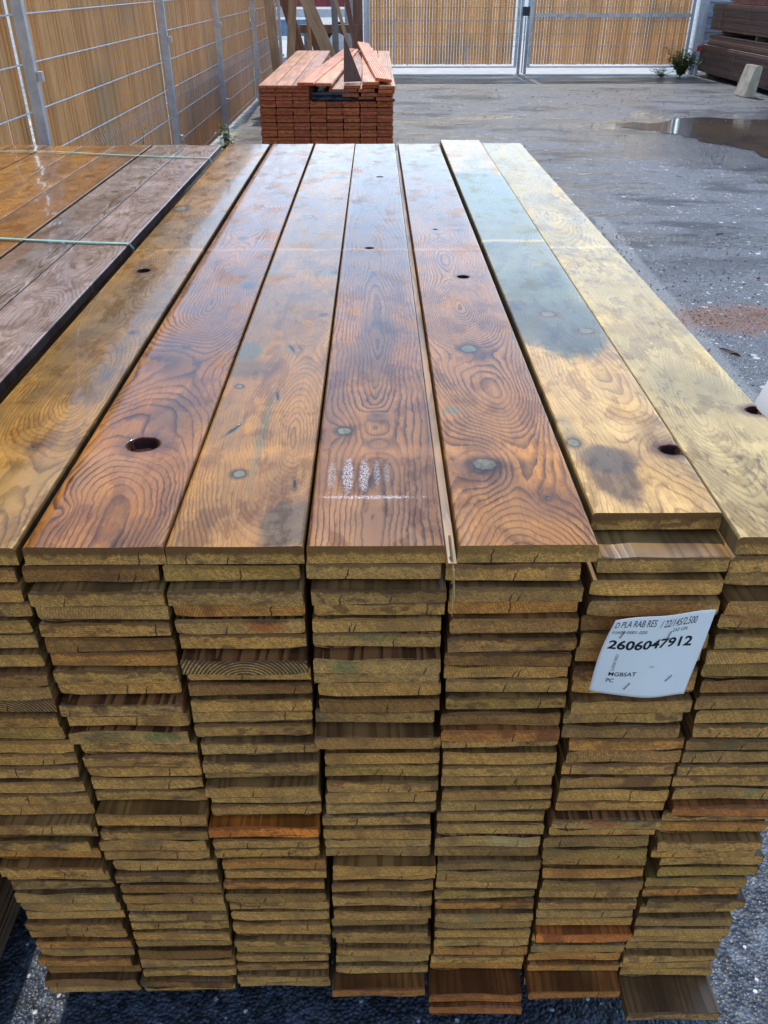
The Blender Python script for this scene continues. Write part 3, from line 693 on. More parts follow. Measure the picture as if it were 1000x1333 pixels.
ztop = Z0 + (NL - 0.5) * LAYER
RED = (0.055, 0.022, 0.010)
tops = [
 dict(x=-0.4475, y=0.0, w=0.147, rz=0.0018, label='olive brown board with a small black knot hole, leftmost of the top course',
      holes=[(-0.019, 0.966, 0.0135, 0.015)],
      mat=dict(early=(0.42, 0.245, 0.095), late=(0.15, 0.085, 0.035), freq=230, xc=0.03, depth=0.05, vary=0.05, line_amt=0.55, blotch=(0.15, 0.115, 0.065), blotch_amt=0.7,
               knots=[(-0.019, 0.966, 0.014, 0.0155, 'hole'), (0.045, 0.62, 0.006, 0.008, 'dark'), (0.03, 1.85, 0.010, 0.012, 'grey'), (0.018, 0.213, 0.006, 0.010, 'dark'), (-0.049, 1.506, 0.017, 0.024, 'grey')],
               swirls=[(-0.019, 0.966, 0.05, 0.12, 4), (0.018, 0.213, 0.03, 0.07, 2.5), (-0.049, 1.506, 0.05, 0.12, 4), (0.0, 0.6, 0.05, 0.1, -2.5)],
               patches=[(0.04, 0.10, 0.05, 0.10, (0.55, 0.33, 0.11), 0.6, 0.5, 1.0), (0.0, 0.75, 0.09, 0.22, (0.17, 0.13, 0.075), 0.55, 0.5, 1.2), (0.0, 1.25, 0.09, 0.2, (0.19, 0.15, 0.09), 0.5, 0.5, 1.2)])),
 dict(x=-0.2935, y=0.0, w=0.146, rz=0.0005, label='reddish brown board with a large round dark knot hole near its front end',
      holes=[(-0.001, 0.225, 0.0215, 0.0195)],
      mat=dict(early=(0.40, 0.185, 0.075), late=(0.125, 0.055, 0.03), freq=165, xc=-0.01, depth=0.02, vary=0.05, line_amt=0.85, blotch=(0.19, 0.10, 0.06), blotch_amt=0.5,
               knots=[(-0.001, 0.225, 0.0222, 0.0202, 'hole'), (0.048, 1.62, 0.010, 0.012, 'grey'), (-0.04, 1.95, 0.007, 0.009, 'dark'), (0.051, 0.866, 0.011, 0.016, 'dark'), (-0.011, 0.555, 0.007, 0.010, 'dark'), (-0.008, 1.214, 0.009, 0.013, 'dark')],
               swirls=[(-0.001, 0.235, 0.045, 0.075, 6), (0.05, 0.866, 0.05, 0.12, 4), (-0.02, 0.555, 0.05, 0.12, 4.5), (0.03, 0.02, 0.05, 0.13, -7), (-0.045, 0.07, 0.012, 0.03, 2.5), (-0.008, 1.214, 0.03, 0.08, 3), (0.02, 0.75, 0.04, 0.1, -3)],
               patches=[(0.0, 0.60, 0.05, 0.15, (0.12, 0.075, 0.055), 0.45, 0.5, 1.2), (0.03, 0.31, 0.04, 0.06, (0.12, 0.08, 0.055), 0.5, 0.5, 1.2), (-0.03, 0.16, 0.045, 0.05, (0.52, 0.25, 0.09), 0.5, 0.5, 0.8)])),
 dict(x=-0.1480, y=0.0, w=0.1430, rz=-0.0012, label='tan board with grey-green smears and slits, third of the top course from the left',
      holes=[],
      mat=dict(early=(0.44, 0.235, 0.085), late=(0.17, 0.085, 0.035), freq=260, xc=0.04, depth=0.04, vary=0.045, line_amt=0.55, blotch=(0.20, 0.13, 0.065), blotch_amt=0.55,
               knots=[(-0.016, 0.150, 0.0075, 0.0085, 'grey'), (-0.02, 1.42, 0.010, 0.011, 'grey'), (0.055, 0.70, 0.006, 0.007, 'dark'), (-0.05, 0.40, 0.005, 0.006, 'grey'), (0.013, 0.545, 0.020, 0.35, 'slit'), (0.008, 0.367, 0.015, 0.15, 'slit'), (-0.039, 0.265, 0.020, -0.45, 'slit'), (0.052, 0.125, 0.012, 0.1, 'slit'),
                      (0.035, 1.899, 0.018, 0.014, 'dark'), (0.066, 0.950, 0.008, 0.010, 'dark')],
               swirls=[(-0.016, 0.150, 0.025, 0.06, 3), (-0.053, 0.535, 0.045, 0.10, 5), (0.05, 0.03, 0.06, 0.10, 5), (0.065, 0.95, 0.05, 0.12, 4), (0.035, 1.9, 0.05, 0.15, 4), (-0.03, 0.0, 0.03, 0.07, 3)],
               patches=[(0.048, 0.042, 0.030, 0.045, (0.085, 0.10, 0.05), 0.9, 0.22, 0.9), (0.040, 0.055, 0.048, 0.065, (0.20, 0.075, 0.035), 0.45, 0.45, 1.0), (-0.053, 0.535, 0.021, 0.038, (0.14, 0.165, 0.12), 0.85, 0.25, 0.7),
                        (-0.05, 0.465, 0.045, 0.035, (0.14, 0.095, 0.045), 0.65, 0.5, 1.0), (0.0, 0.26, 0.0055, 0.13, (0.20, 0.22, 0.12), 0.6, 0.5, 0.6), (0.045, 0.95, 0.03, 0.03, (0.17, 0.19, 0.15), 0.7, 0.5, 0.8),
                        (-0.066, 0.956, 0.018, 0.03, (0.2, 0.22, 0.19), 0.7, 0.4, 0.6), (0.0, 0.78, 0.08, 0.09, (0.2, 0.15, 0.08), 0.55, 0.5, 1.2), (0.01, 1.2, 0.08, 0.25, (0.22, 0.155, 0.08), 0.5, 0.5, 1.2)])),
 dict(x=-0.0015, y=0.0, w=0.1440, rz=0.0002, label='glossy red-brown board with long pointed growth lines, middle of the top course',
      holes=[(-0.013, 1.131, 0.010, 0.008)],
      mat=dict(painted_glints=[(-0.052, 0.145, 0.0055, 0.035, 0.28), (-0.033, 0.145, 0.007, 0.045, 0.6), (-0.014, 0.145, 0.006, 0.042, 0.55), (0.001, 0.150, 0.0045, 0.035, 0.3), (0.013, 0.155, 0.004, 0.032, 0.2), (-0.005, 0.096, 0.062, 0.004, 0.5)], early=(0.36, 0.165, 0.065), late=(0.095, 0.045, 0.028), freq=120, xc=0.0, depth=0.012, vary=0.03, line_amt=0.9, blotch=(0.13, 0.075, 0.055), blotch_amt=0.6,
               knots=[(-0.041, 0.259, 0.0095, 0.0100, 'grey'), (-0.013, 1.131, 0.0105, 0.0085, 'hole'), (0.014, 1.910, 0.011, 0.010, 'hole'), (-0.016, 1.506, 0.016, 0.013, 'grey')],
               swirls=[(0.0, 0.80, 0.040, 0.36, -6), (0.002, 0.305, 0.017, 0.024, 2.6), (0.002, 0.222, 0.018, 0.028, 2.8), (-0.041, 0.259, 0.02, 0.04, 2), (-0.013, 1.131, 0.03, 0.07, 3), (0.0, 1.5, 0.05, 0.2, 4), (0.0, 0.05, 0.03, 0.12, -2)],
               patches=[(0.0, 0.56, 0.030, 0.15, (0.12, 0.07, 0.055), 0.5, 0.4, 0.6), (0.002, 0.300, 0.015, 0.020, (0.11, 0.06, 0.045), 0.6, 0.3, 0.3), (0.002, 0.219, 0.015, 0.021, (0.16, 0.085, 0.055), 0.5, 0.3, 0.3),
                        (0.0, 0.05, 0.09, 0.06, (0.46, 0.22, 0.08), 0.5, 0.5, 0.8), (0.0, 1.3, 0.09, 0.5, (0.13, 0.09, 0.075), 0.5, 0.5, 1.0)])),
 dict(x=0.1565, y=0.0, w=0.147, rz=0.0012, label='orange-brown board with two round grey-green knots, fifth of the top course from the left',
      holes=[(0.016, 0.920, 0.012, 0.011)],
      mat=dict(early=(0.44, 0.215, 0.075), late=(0.14, 0.065, 0.03), freq=215, xc=-0.005, depth=0.03, vary=0.05, line_amt=0.85, blotch=(0.2, 0.11, 0.055), blotch_amt=0.4,
               knots=[(-0.010, 0.542, 0.0135, 0.0150, 'grey'), (-0.026, 0.170, 0.0150, 0.0140, 'crack'), (0.016, 0.920, 0.0128, 0.0118, 'hole'), (-0.016, 1.289, 0.006, 0.006, 'hole'), (0.037, 1.282, 0.013, 0.008, 'dark'),
                      (0.035, 0.091, 0.0035, 0.005, 'dark'), (-0.006, 1.631, 0.014, 0.012, 'grey')],
               swirls=[(-0.010, 0.542, 0.050, 0.085, 9), (-0.026, 0.170, 0.040, 0.085, 7), (0.016, 0.920, 0.045, 0.10, 7), (0.035, 0.091, 0.02, 0.04, 2), (0.02, 0.36, 0.05, 0.09, -6), (0.0, 1.28, 0.05, 0.1, 5), (0.0, 0.73, 0.05, 0.09, -5)],
               patches=[(-0.026, 0.17, 0.04, 0.05, (0.2, 0.1, 0.05), 0.5, 0.5, 0.6), (0.035, 0.085, 0.03, 0.035, (0.2, 0.09, 0.055), 0.5, 0.5, 1.0), (0.0, 1.8, 0.1, 0.6, (0.24, 0.16, 0.11), 0.5, 0.5, 0.8), (-0.055, 0.32, 0.012, 0.010, (0.14, 0.24, 0.15), 0.7, 0.4, 0.5)])),
 dict(x=0.3070, y=0.058, w=0.1430, rz=0.0, label='loose board with a blue-green stained length and a bark-edged hole, end set back',
      holes=[(0.057, 0.143, 0.0140, 0.0120)],
      mat=dict(tone=(1.05, 0.93, 0.70), early=(0.70, 0.49, 0.22), late=(0.44, 0.28, 0.13), freq=190, xc=0.03, depth=0.03, vary=0.05, line_amt=0.55, blotch=(0.45, 0.30, 0.13), blotch_amt=0.5, wet=0.8, end_stain=1.0,
               knots=[(-0.060, 0.163, 0.0080, 0.0105, 'grey'), (0.060, 0.143, 0.0190, 0.0150, 'hole'), (-0.008, 0.639, 0.013, 0.014, 'grey'), (0.041, 0.556, 0.013, 0.013, 'crack')],
               swirls=[(-0.06, 0.163, 0.03, 0.06, 3), (0.057, 0.143, 0.04, 0.07, 6), (-0.008, 0.639, 0.03, 0.07, 4), (0.041, 0.5, 0.05, 0.10, 5), (0.0, 0.85, 0.035, 0.25, -6)],
               patches=[(-0.008, 1.21, 0.16, 0.75, (0.25, 0.33, 0.27), 0.85, 0.05, 0.40), (0.0, 0.59, 0.12, 0.12, (0.115, 0.15, 0.145), 0.7, 0.18, 0.5), (-0.01, 0.80, 0.08, 0.10, (0.16, 0.235, 0.165), 0.65, 0.3, 0.9), (0.0, 1.62, 0.08, 0.24, (0.23, 0.33, 0.27), 0.6, 0.3, 1.2),
                        (-0.028, 0.085, 0.026, 0.065, (0.17, 0.115, 0.075), 0.8, 0.22, 0.7), (-0.026, 0.122, 0.033, 0.036, (0.135, 0.11, 0.085), 0.75, 0.18, 0.7), (-0.022, 0.125, 0.018, 0.018, (0.24, 0.18, 0.12), 0.5, 0.5, 0.8), (-0.060, 0.19, 0.010, 0.045, (0.2, 0.2, 0.13), 0.6, 0.5, 0.6), (0.05, 0.19, 0.03, 0.05, (0.24, 0.13, 0.05), 0.6, 0.5, 0.8),
                        (0.0, 2.06, 0.03, 0.05, (0.25, 0.36, 0.32), 0.6, 0.4, 0.8)])),
 dict(x=0.4510, y=0.012, w=0.1430, rz=0.0, label='pale yellow board with brown flecks, rightmost of the top course',
      holes=[(0.066, 0.303, 0.0165, 0.0125)],
      mat=dict(tone=(1.0, 0.93, 0.72), early=(0.68, 0.54, 0.27), late=(0.40, 0.32, 0.18), freq=260, xc=-0.02, depth=0.03, vary=0.045, line_amt=0.5, blotch=(0.52, 0.46, 0.32), blotch_amt=0.5, wet=0.55, mottled=0.7,
               knots=[(0.066, 0.303, 0.0175, 0.0132, 'hole')],
               swirls=[(0.056, 0.303, 0.04, 0.09, 6), (-0.006, 1.612, 0.045, 0.13, 7), (-0.005, 1.037, 0.045, 0.12, 7), (-0.012, 0.72, 0.045, 0.10, -6), (0.0, 0.40, 0.04, 0.08, 5)],
               patches=[(-0.006, 1.612, 0.03, 0.07, (0.36, 0.31, 0.19), 0.5, 0.5, 1.0), (0.0, 0.39, 0.05, 0.08, (0.36, 0.31, 0.17), 0.5, 0.5, 1.2), (-0.02, 0.02, 0.05, 0.09, (0.48, 0.33, 0.13), 0.45, 0.5, 1.0)])),
]
for k, d in enumerate(tops):
    me = broad_board(d['w'], T, L, k + 21, d['holes'])
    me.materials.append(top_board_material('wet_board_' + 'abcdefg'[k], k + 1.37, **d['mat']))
    o = link('plank', me, None, main, (d['x'], d['y'], ztop + (0.0015 if k == 5 else 0)), (0.0009 if k == 5 else 0, 0, d['rz']))
    o['label'] = d['label']
# bearers under the pack
BEAR = simple('bearer_wood', (0.20, 0.13, 0.07), scale=15, stretch=(1, 6, 6))
for yy in (0.35, 1.25, 2.15):
    MB().box((0, 0, 0.039), (1.02, 0.09, 0.078)).build('bearer', BEAR, main, (0, yy, 0))
# lit slivers of torn wood in the gap right of the middle board
SLIV = simple('raw_splinter', (0.62, 0.36, 0.12), scale=80, rough=0.5)
for (x0, z0, x1, z1, y, w) in ((0.0765, 0.934, 0.0800, 0.885, -0.004, 0.0016), (0.0790, 0.902, 0.0775, 0.868, -0.010, 0.0012)):
    MB().tube([(x0, y + 0.03, z0), ((x0 + x1) / 2 + 0.001, y, (z0 + z1) / 2), (x1, y - 0.018, z1)], [w, w, w * 0.3], 5).build('splinter', SLIV, main)

# ---- paper label on the end of the pack
PAPER = simple('label_paper', (0.90, 0.88, 0.84), (0.84, 0.82, 0.79), 9, 0.65, bump=0.15, dist=0.001)
INK = simple('label_ink', (0.012, 0.012, 0.018), rough=0.6, bump=0)
FAINT = simple('faded_ink', (0.22, 0.23, 0.26), rough=0.6, bump=0)
STEEL = simple('bright_staple_wire', (0.55, 0.56, 0.58), rough=0.3, metal=0.9, bump=0)
cTL, cTR, cBR, cBL = [Vector(q) for q in ((0.2490, 0, 0.8665), (0.3560, 0, 0.8735), (0.3440, 0, 0.7525), (0.2355, 0, 0.7620))]
def paper(u, v, lift=0.0):
    a = cTL.lerp(cTR, u); b = cBL.lerp(cBR, u)
    p = a.lerp(b, v)
    p.z += 0.0035 * math.sin(math.pi * u) * (1 - v) * (1 - v) - 0.0025 * math.sin(math.pi * u * 1.3) * v
    p.x += 0.003 * math.sin(math.pi * v) * (1 - u) * -1
    p.y = -0.0285 - 0.0045 * math.sin(math.pi * (u * 1.1 + 0.1 * v)) - 0.006 * (1 - u) ** 2 * (1 - v) - 0.005 * v * v * u + 0.0012 * math.sin(9 * u + 5 * v) - lift
    return p
pm = MB(); NU = NV = 28
for side in (0, 1):
    for i in range(NU + 1):
        for j in range(NV + 1): pm.v.append(tuple(paper(i / NU, j / NV, -0.0003 * side)))
N1 = (NU + 1) * (NV + 1)
for i in range(NU):
    for j in range(NV):
        q = [i * (NV + 1) + j, (i + 1) * (NV + 1) + j, (i + 1) * (NV + 1) + j + 1, i * (NV + 1) + j + 1]
        pm.f.append(tuple(q)); pm.f.append(tuple(N1 + t for t in q[::-1]))
def rim(seq):
    for a, b in zip(seq, seq[1:]): pm.f.append((a, b, N1 + b, N1 + a))
rim([i * (NV + 1) for i in range(NU + 1)]); rim([i * (NV + 1) + NV for i in range(NU + 1)])
rim([j for j in range(NV + 1)]); rim([NU * (NV + 1) + j for j in range(NV + 1)])
lab = pm.build('paper_label', PAPER, main, smooth=True)
lab['label'] = 'white printed paper label stapled across the board ends'
def letters(txt, u0, u1, vb, h, bold=0.0, mat=INK, name='print', vertical=False):
    cu = bpy.data.curves.new('print', 'FONT')
    cu.body = txt; cu.offset = bold; cu.resolution_u = 3
    to = bpy.data.objects.new('print', cu); COL.objects.link(to)
    bpy.context.view_layer.update()
    me = bpy.data.meshes.new_from_object(to.evaluated_get(bpy.context.evaluated_depsgraph_get()))
    COL.objects.unlink(to); bpy.data.objects.remove(to)
    xs = [v.co.x for v in me.vertices]; mn, mx = min(xs), max(xs)
    for v in me.vertices:
        a = (v.co.x - mn) / (mx - mn); b = v.co.y / 0.7
        if vertical: u = u0 + b * h; w = vb - a * (u1 - u0)
        else: u = u0 + (u1 - u0) * a; w = vb - b * h
        v.co = paper(u, w, 0.00025)
    me.materials.clear()
    o = link(name, me, mat, lab)
    return o
letters('D PLA RAB RES', 0.03, 0.42, 0.115, 0.078)
letters('/ 22/145/2,500', 0.47, 0.84, 0.135, 0.085)
letters('P2600-0001-020', 0.035, 0.36, 0.195, 0.036)
letters('252 UN', 0.62, 0.77, 0.205, 0.040)
letters('2606047912', 0.045, 0.87, 0.385, 0.105, bold=0.028)
letters('MGBSAT', 0.14, 0.42, 0.735, 0.052, bold=0.012)
letters('PC', 0.135, 0.21, 0.825, 0.052, bold=0.012)
letters('ON', 0.53, 0.575, 0.635, 0.022, mat=FAINT)
letters('P2600-0001', 0.15, 0.36, 0.66, 0.030, mat=FAINT, vertical=True)
for (u, v, a) in ((0.36, 0.865, 60), (0.755, 0.76, 55), (0.135, 0.20, 65), (0.60, 0.235, 75)):
    p = paper(u, v, 0.0012); d = Vector((math.cos(R(a)), 0, math.sin(R(a)))) * 0.0052
    MB().tube([p - d + Vector((0, 0.003, 0)), p - d, p + d, p + d + Vector((0, 0.003, 0))], 0.0006, 6).build('staple', STEEL, lab)
# second sheet on the right-hand side of the pack
sm_ = MB()
def sheet(u, v):
    return (0.5175 + 0.012 + 0.028 * (1 - v) ** 1.5 + 0.002 * math.sin(u * 7), 0.19 + 0.20 * u, 0.952 - 0.13 * v + 0.006 * math.sin(u * 3.1))
for side in (0, 1):
    for i in range(15):
        for j in range(9):
            p = sheet(i / 14, j / 8); sm_.v.append((p[0] + side * 0.0003, p[1], p[2]))
for i in range(14):
    for j in range(8):
        q = [i * 9 + j, (i + 1) * 9 + j, (i + 1) * 9 + j + 1, i * 9 + j + 1]
        sm_.f.append(tuple(q)); sm_.f.append(tuple(135 + t for t in q[::-1]))
o = sm_.build('paper_label', PAPER, main, smooth=True); o['label'] = 'blank back of a white sheet curling off the right side'

# ================================================================ strapped pack on the left
left = thing('lumber_stack', 'lower lumber stack bound with thin pale green straps, at the left edge', 'lumber stack', (-1.108, -0.02, 0))
LW, LP, LL = 0.136, 0.1395, 2.93
lv = [plain_board(LW, T, LL, 50 + k) for k in range(5)]
def left_top_mat(name, seed, early, late, **kw):
    kw.setdefault('tone', (1.0, 1.0, 0.9))
    return top_board_material(name, seed, early, tuple(v * 1.8 for v in late), wet=0.9, bands=(), **kw)
for v in lv: v.materials.append(PINE)
ZL = 0.874; LLAY = (ZL - Z0) / 36
lt_mats = [
    left_top_mat('left_board_orange', 11.2, (0.50, 0.24, 0.05), (0.22, 0.09, 0.02), freq=190, line_amt=0.5, blotch=(0.3, 0.12, 0.03)),
    left_top_mat('left_board_amber', 12.7, (0.48, 0.22, 0.05), (0.2, 0.08, 0.02), freq=220, line_amt=0.6, blotch=(0.16, 0.09, 0.05), blotch_amt=0.6),
    left_top_mat('left_board_mixed', 13.1, (0.26, 0.16, 0.10), (0.14, 0.08, 0.05), freq=200, blotch=(0.45, 0.2, 0.04), blotch_amt=0.9,
                 knots=[(0.0, 2.3, 0.012, 0.014, 'dark')], patches=[(0.02, 1.75, 0.05, 0.7, (0.46, 0.2, 0.04), 0.8, 0.4, 0.9)]),
    left_top_mat('left_board_striped', 14.9, (0.42, 0.35, 0.345), (0.07, 0.05, 0.045), freq=420, depth=0.06, xc=0.05, vary=0.01, line_amt=0.95, blotch=(0.16, 0.09, 0.06), knots=[(0.01, 2.05, 0.009, 0.012, 'dark')],
                 patches=[(-0.04, 1.4, 0.02, 0.3, (0.27, 0.11, 0.045), 0.5, 0.5, 1.0)]),
    left_top_mat('left_board_rosy', 15.3, (0.44, 0.345, 0.35), (0.17, 0.12, 0.12), freq=150, depth=0.04, line_amt=0.6, blotch=(0.34, 0.25, 0.25), knots=[(-0.01, 0.62, 0.010, 0.012, 'dark')],
                 swirls=[(-0.01, 0.62, 0.05, 0.12, 5)]),
]
ll_labels = {6: 'rosy brown board, right edge board of the strapped stack', 5: 'grey-brown finely striped board second from its right edge', 4: 'brown board with a long orange streak'}
lt = {0: lt_mats[0], 1: lt_mats[1], 2: lt_mats[0], 3: lt_mats[1], 4: lt_mats[2], 5: lt_mats[3], 6: lt_mats[4]}
for k in range(7):
    for j in range(36):
        x = (k - 3) * LP + rs.uniform(-0.004, 0.004)
        y = rs.uniform(-0.012, 0.012)
        z = Z0 + (j + 0.5) * LLAY
        if j == 35:
            me = plain_board(LW, T * 0.98, LL, 80 + k, 0.003)
            me.materials.append(lt[k])
            o = link('plank', me, None, left, (x if k < 6 else 3 * LP, y + rs.uniform(-0.01, 0.01), z), (0, 0, 0))
            if k in ll_labels: o['label'] = ll_labels[k]
        else:
            o = link('plank', rs.choice(lv), None, left, (x, y, z), (0, 0, rs.uniform(-0.001, 0.001)))
            o.scale = (1, 1, LLAY / LAYER * 0.995)
            t_ = rs.choice(tint_pool); o.color = (t_[0] * 0.7, t_[1] * 0.62, t_[2] * 0.55, 1)
for yy in (0.4, 1.4, 2.5): MB().box((0, yy, 0.039), (0.98, 0.09, 0.078)).build('bearer', BEAR, left)
STRAP = simple('green_strapping', (0.22, 0.50, 0.42), (0.30, 0.55, 0.48), 30, 0.3, bump=0.1)
def strap(parent, y0, skew, hx, z1, z0=0.07, sag=0.006, w=0.006, mat=STRAP):
    m = MB(); path = []
    for k in range(25):
        t = k / 24; x = -hx + 2 * hx * t
        path.append((x, y0 + skew * (t - 0.5) + 0.02 * math.sin(t * 5), z1 + 0.002 + sag * math.sin(math.pi * t) * (0.6 + 0.4 * math.sin(7 * t))))
    path += [(hx + 0.003, y0 + skew * 0.5, z1 - 0.015), (hx + 0.004, y0 + skew * 0.5, (z0 + z1) / 2), (hx + 0.002, y0 + skew * 0.5, z0), (-hx - 0.002, y0 - skew * 0.5, z0), (-hx - 0.004, y0 - skew * 0.5, (z0 + z1) / 2), (-hx - 0.003, y0 - skew * 0.5, z1 - 0.015), path[0]]
    n = len(path)
    for k, p in enumerate(path):
        p = Vector(p); c = Vector((0, 0, (z0 + z1) / 2)); nrm = Vector((p.x - 0, 0, p.z - c.z)); 
        flatx = 1 if abs(p.x) > hx else 0
        nn = Vector((1 if p.x > 0 else -1, 0, 0)) if flatx else Vector((0, 0, 1 if p.z > c.z else -1))
        for (dy, dn_) in ((-w, 0), (w, 0), (w, 0.0012), (-w, 0.0012)): m.v.append(tuple(p + Vector((0, dy, 0)) + nn * dn_))
    for k in range(n - 1):
        for q in range(4):
            q2 = (q + 1) % 4
            m.f.append((k * 4 + q, k * 4 + q2, (k + 1) * 4 + q2, (k + 1) * 4 + q))
    return m.build('strap', mat, parent)
strap(left, 1.50, -0.10, 0.4895, ZL)
strap(left, 2.70, -0.12, 0.4895, ZL)

# ================================================================ red-brown grooved decking pile behind
RW, RT, RP, RLAY, RL = 0.126, 0.0235, 0.130, 0.0256, 3.75
def grooved(w, t, l, n=7):
    poly = []
    for k in range(n):
        a = -w / 2 + w * k / n; s = w / n
        poly += [(a + 0.12 * s, t / 2 if 0 < k else t / 2 - 0.002), (a + 0.5 * s, t / 2), (a + 0.62 * s, t / 2 - 0.0045), (a + 0.95 * s, t / 2 - 0.0045)]
    poly += [(w / 2, t / 2 - 0.003), (w / 2, 0.003), (w / 2 - 0.003, 0), (w / 2, -0.003), (w / 2, -t / 2 + 0.002), (w / 2 - 0.003, -t / 2), (-w / 2 + 0.003, -t / 2), (-w / 2, -t / 2 + 0.002), (-w / 2, -0.003), (-w / 2 + 0.003, 0), (-w / 2, 0.003)]
    return poly
g = Graph('red_decking')
off = g.mul(g.rnd, 40.0)
isend = g.m('GREATER_THAN', g.m('ABSOLUTE', g.sepn()[1]), 0.7)
n = g.noise(g.vec(g.add(g.mul(g.x, 30.0), off), g.mul(g.y, 1.5), g.mul(g.z, 20.0)), 1.0, 3)
nb = g.noise(g.vec(g.add(g.x, off), g.mul(g.y, 0.3), g.z), 9, 3)
c = g.mix(g.step(n, 0.3, 0.7), (0.74, 0.38, 0.15), (0.48, 0.20, 0.075))
c = g.mix(g.step(nb, 0.45, 0.7, 0.0, 0.6), c, (0.24, 0.10, 0.055))
ne = g.noise(g.vec(g.add(g.x, off), g.z, 2.0), 40, 3)
ce = g.mix(g.step(ne, 0.35, 0.65), (0.66, 0.19, 0.05), (0.34, 0.075, 0.022))
ce = g.mix(g.step(g.m('FRACT', g.mul(g.rnd, 9.7)), 0.3, 0.9, 0.0, 0.5), ce, (0.38, 0.07, 0.03))
c = g.mix(1.0, g.mix(isend, c, ce), g.ocol, 'MULTIPLY')
DECK = g.fin(c, g.fmix(isend, 0.38, 0.75), g.bump(n, 0.2, 0.001))
dk = MB(); dk.prism(grooved(RW, RT, RL), 0, RL); DM = dk.mesh('deck_board'); DM.materials.append(DECK)
pile = thing('decking_pile', 'pile of red-brown grooved decking boards behind the main stack', 'lumber stack', (-0.38, 6.38, 0))
NRL = 25
for k in range(8):
    for j in range(NRL + 1):
        if j == NRL and k in (3, 4): continue
        if j >= NRL - 3 and k in (3,): continue
        tier = (j % 4 == 3)
        x = (k - 3.5) * RP + rs.uniform(-0.003, 0.003)
        y = rs.uniform(-0.01, 0.01)
        if k >= 4 and j >= NRL - 3: x += rs.uniform(-0.02, 0.02); y += rs.uniform(-0.05, 0.03)
        z = 0.08 + (j + 0.5) * RLAY + (j // 4) * 0.0025
        o = link('deck_board', DM, None, pile, (x, y, z), (0, math.pi if j % 2 == 0 and j < NRL - 3 else 0, rs.uniform(-0.002, 0.002)))
        b = rs.uniform(0.75, 1.1); o.color = (b, b * rs.uniform(0.85, 1.05), b, 1)
for yy in (0.5, 1.9, 3.2): MB().box((0, yy, 0.038), (1.06, 0.09, 0.075)).build('bearer', BEAR, pile)
BLACKF = simple('black_film', (0.018, 0.018, 0.022), (0.035, 0.035, 0.04), 20, 0.3, bump=0.6, dist=0.01)
fm = MB()
for i in range(16):
    for j in range(5):
        t = i / 15
        fm.v.append((-0.11 + 0.64 * t, -0.014 - 0.012 * (j % 2) - 0.006 * mnoise.noise(Vector((t * 9, j, 0))), 0.08 + 21.7 * RLAY + 0.012 + 0.0135 * j * (1.2 if t < 0.5 else 0.35) + 0.006 * mnoise.noise(Vector((t * 12, j * 3, 5)))))
for i in range(15):
    for j in range(4): fm.f.append((i * 5 + j, (i + 1) * 5 + j, (i + 1) * 5 + j + 1, i * 5 + j + 1))
fo = fm.build('plastic_film', BLACKF, pile)
sol = fo.modifiers.new('thick', 'SOLIDIFY'); sol.thickness = 0.002
# loose boards thrown on top of the pile
ztp = 0.08 + (NRL + 1) * RLAY + 6 * 0.0025
def loose(label, x, y, z, rz, rx=0.0, ry=0.0, l=RL, tint=(1, 1, 1), w=RW):
    m = MB(); m.prism(grooved(w, RT, l), 0, l)
    o = m.build('loose_plank', DECK, None, (x, y, z), (rx, ry, rz))
    o.color = tuple(tint) + (1,)
    tag(o, label, 'plank', 'loose boards lying on the decking pile')
    return o
loose('loose board lying askew across the decking pile, left of the upright offcut', -0.53, 6.33, ztp + 0.012, R(-3.6), tint=(1.25, 0.95, 0.85))
loose('pale loose board with bare end just left of the upright triangular offcut', -0.395, 6.40, ztp + 0.002, R(-2.2), tint=(1.3, 1.25, 1.2))
loose('bowed loose board with raised end at the right edge of the decking pile', 0.065, 6.42, ztp + 0.030, R(3.2), rx=R(0.6), ry=R(7), tint=(1.25, 1.05, 1.0))
loose('loose board lying between the upright offcut and the bowed right board', -0.035, 6.36, ztp + 0.013, R(0.8), tint=(1.2, 1.1, 1.0))
om = MB()
om.v = [(-0.072, 0, 0), (0.072, 0, 0.006), (-0.060, 0.10, 0.30), (-0.066, 0.10, 0.30), (-0.072, 0.024, -0.003), (0.072, 0.024, 0.003), (-0.060, 0.122, 0.292), (-0.066, 0.122, 0.292)]
om.f = [(0, 1, 2, 3), (4, 7, 6, 5), (0, 4, 5, 1), (1, 5, 6, 2), (2, 6, 7, 3), (3, 7, 4, 0)]
OFFC = simple('dark_offcut', (0.17, 0.075, 0.04), (0.10, 0.045, 0.028), 30, 0.5, stretch=(6, 1, 1))
o = om.build('wood_offcut', OFFC, None, (-0.175, 6.55, ztp + 0.004))
tag(o, 'dark triangular offcut of board standing upright on the decking pile', 'offcut')

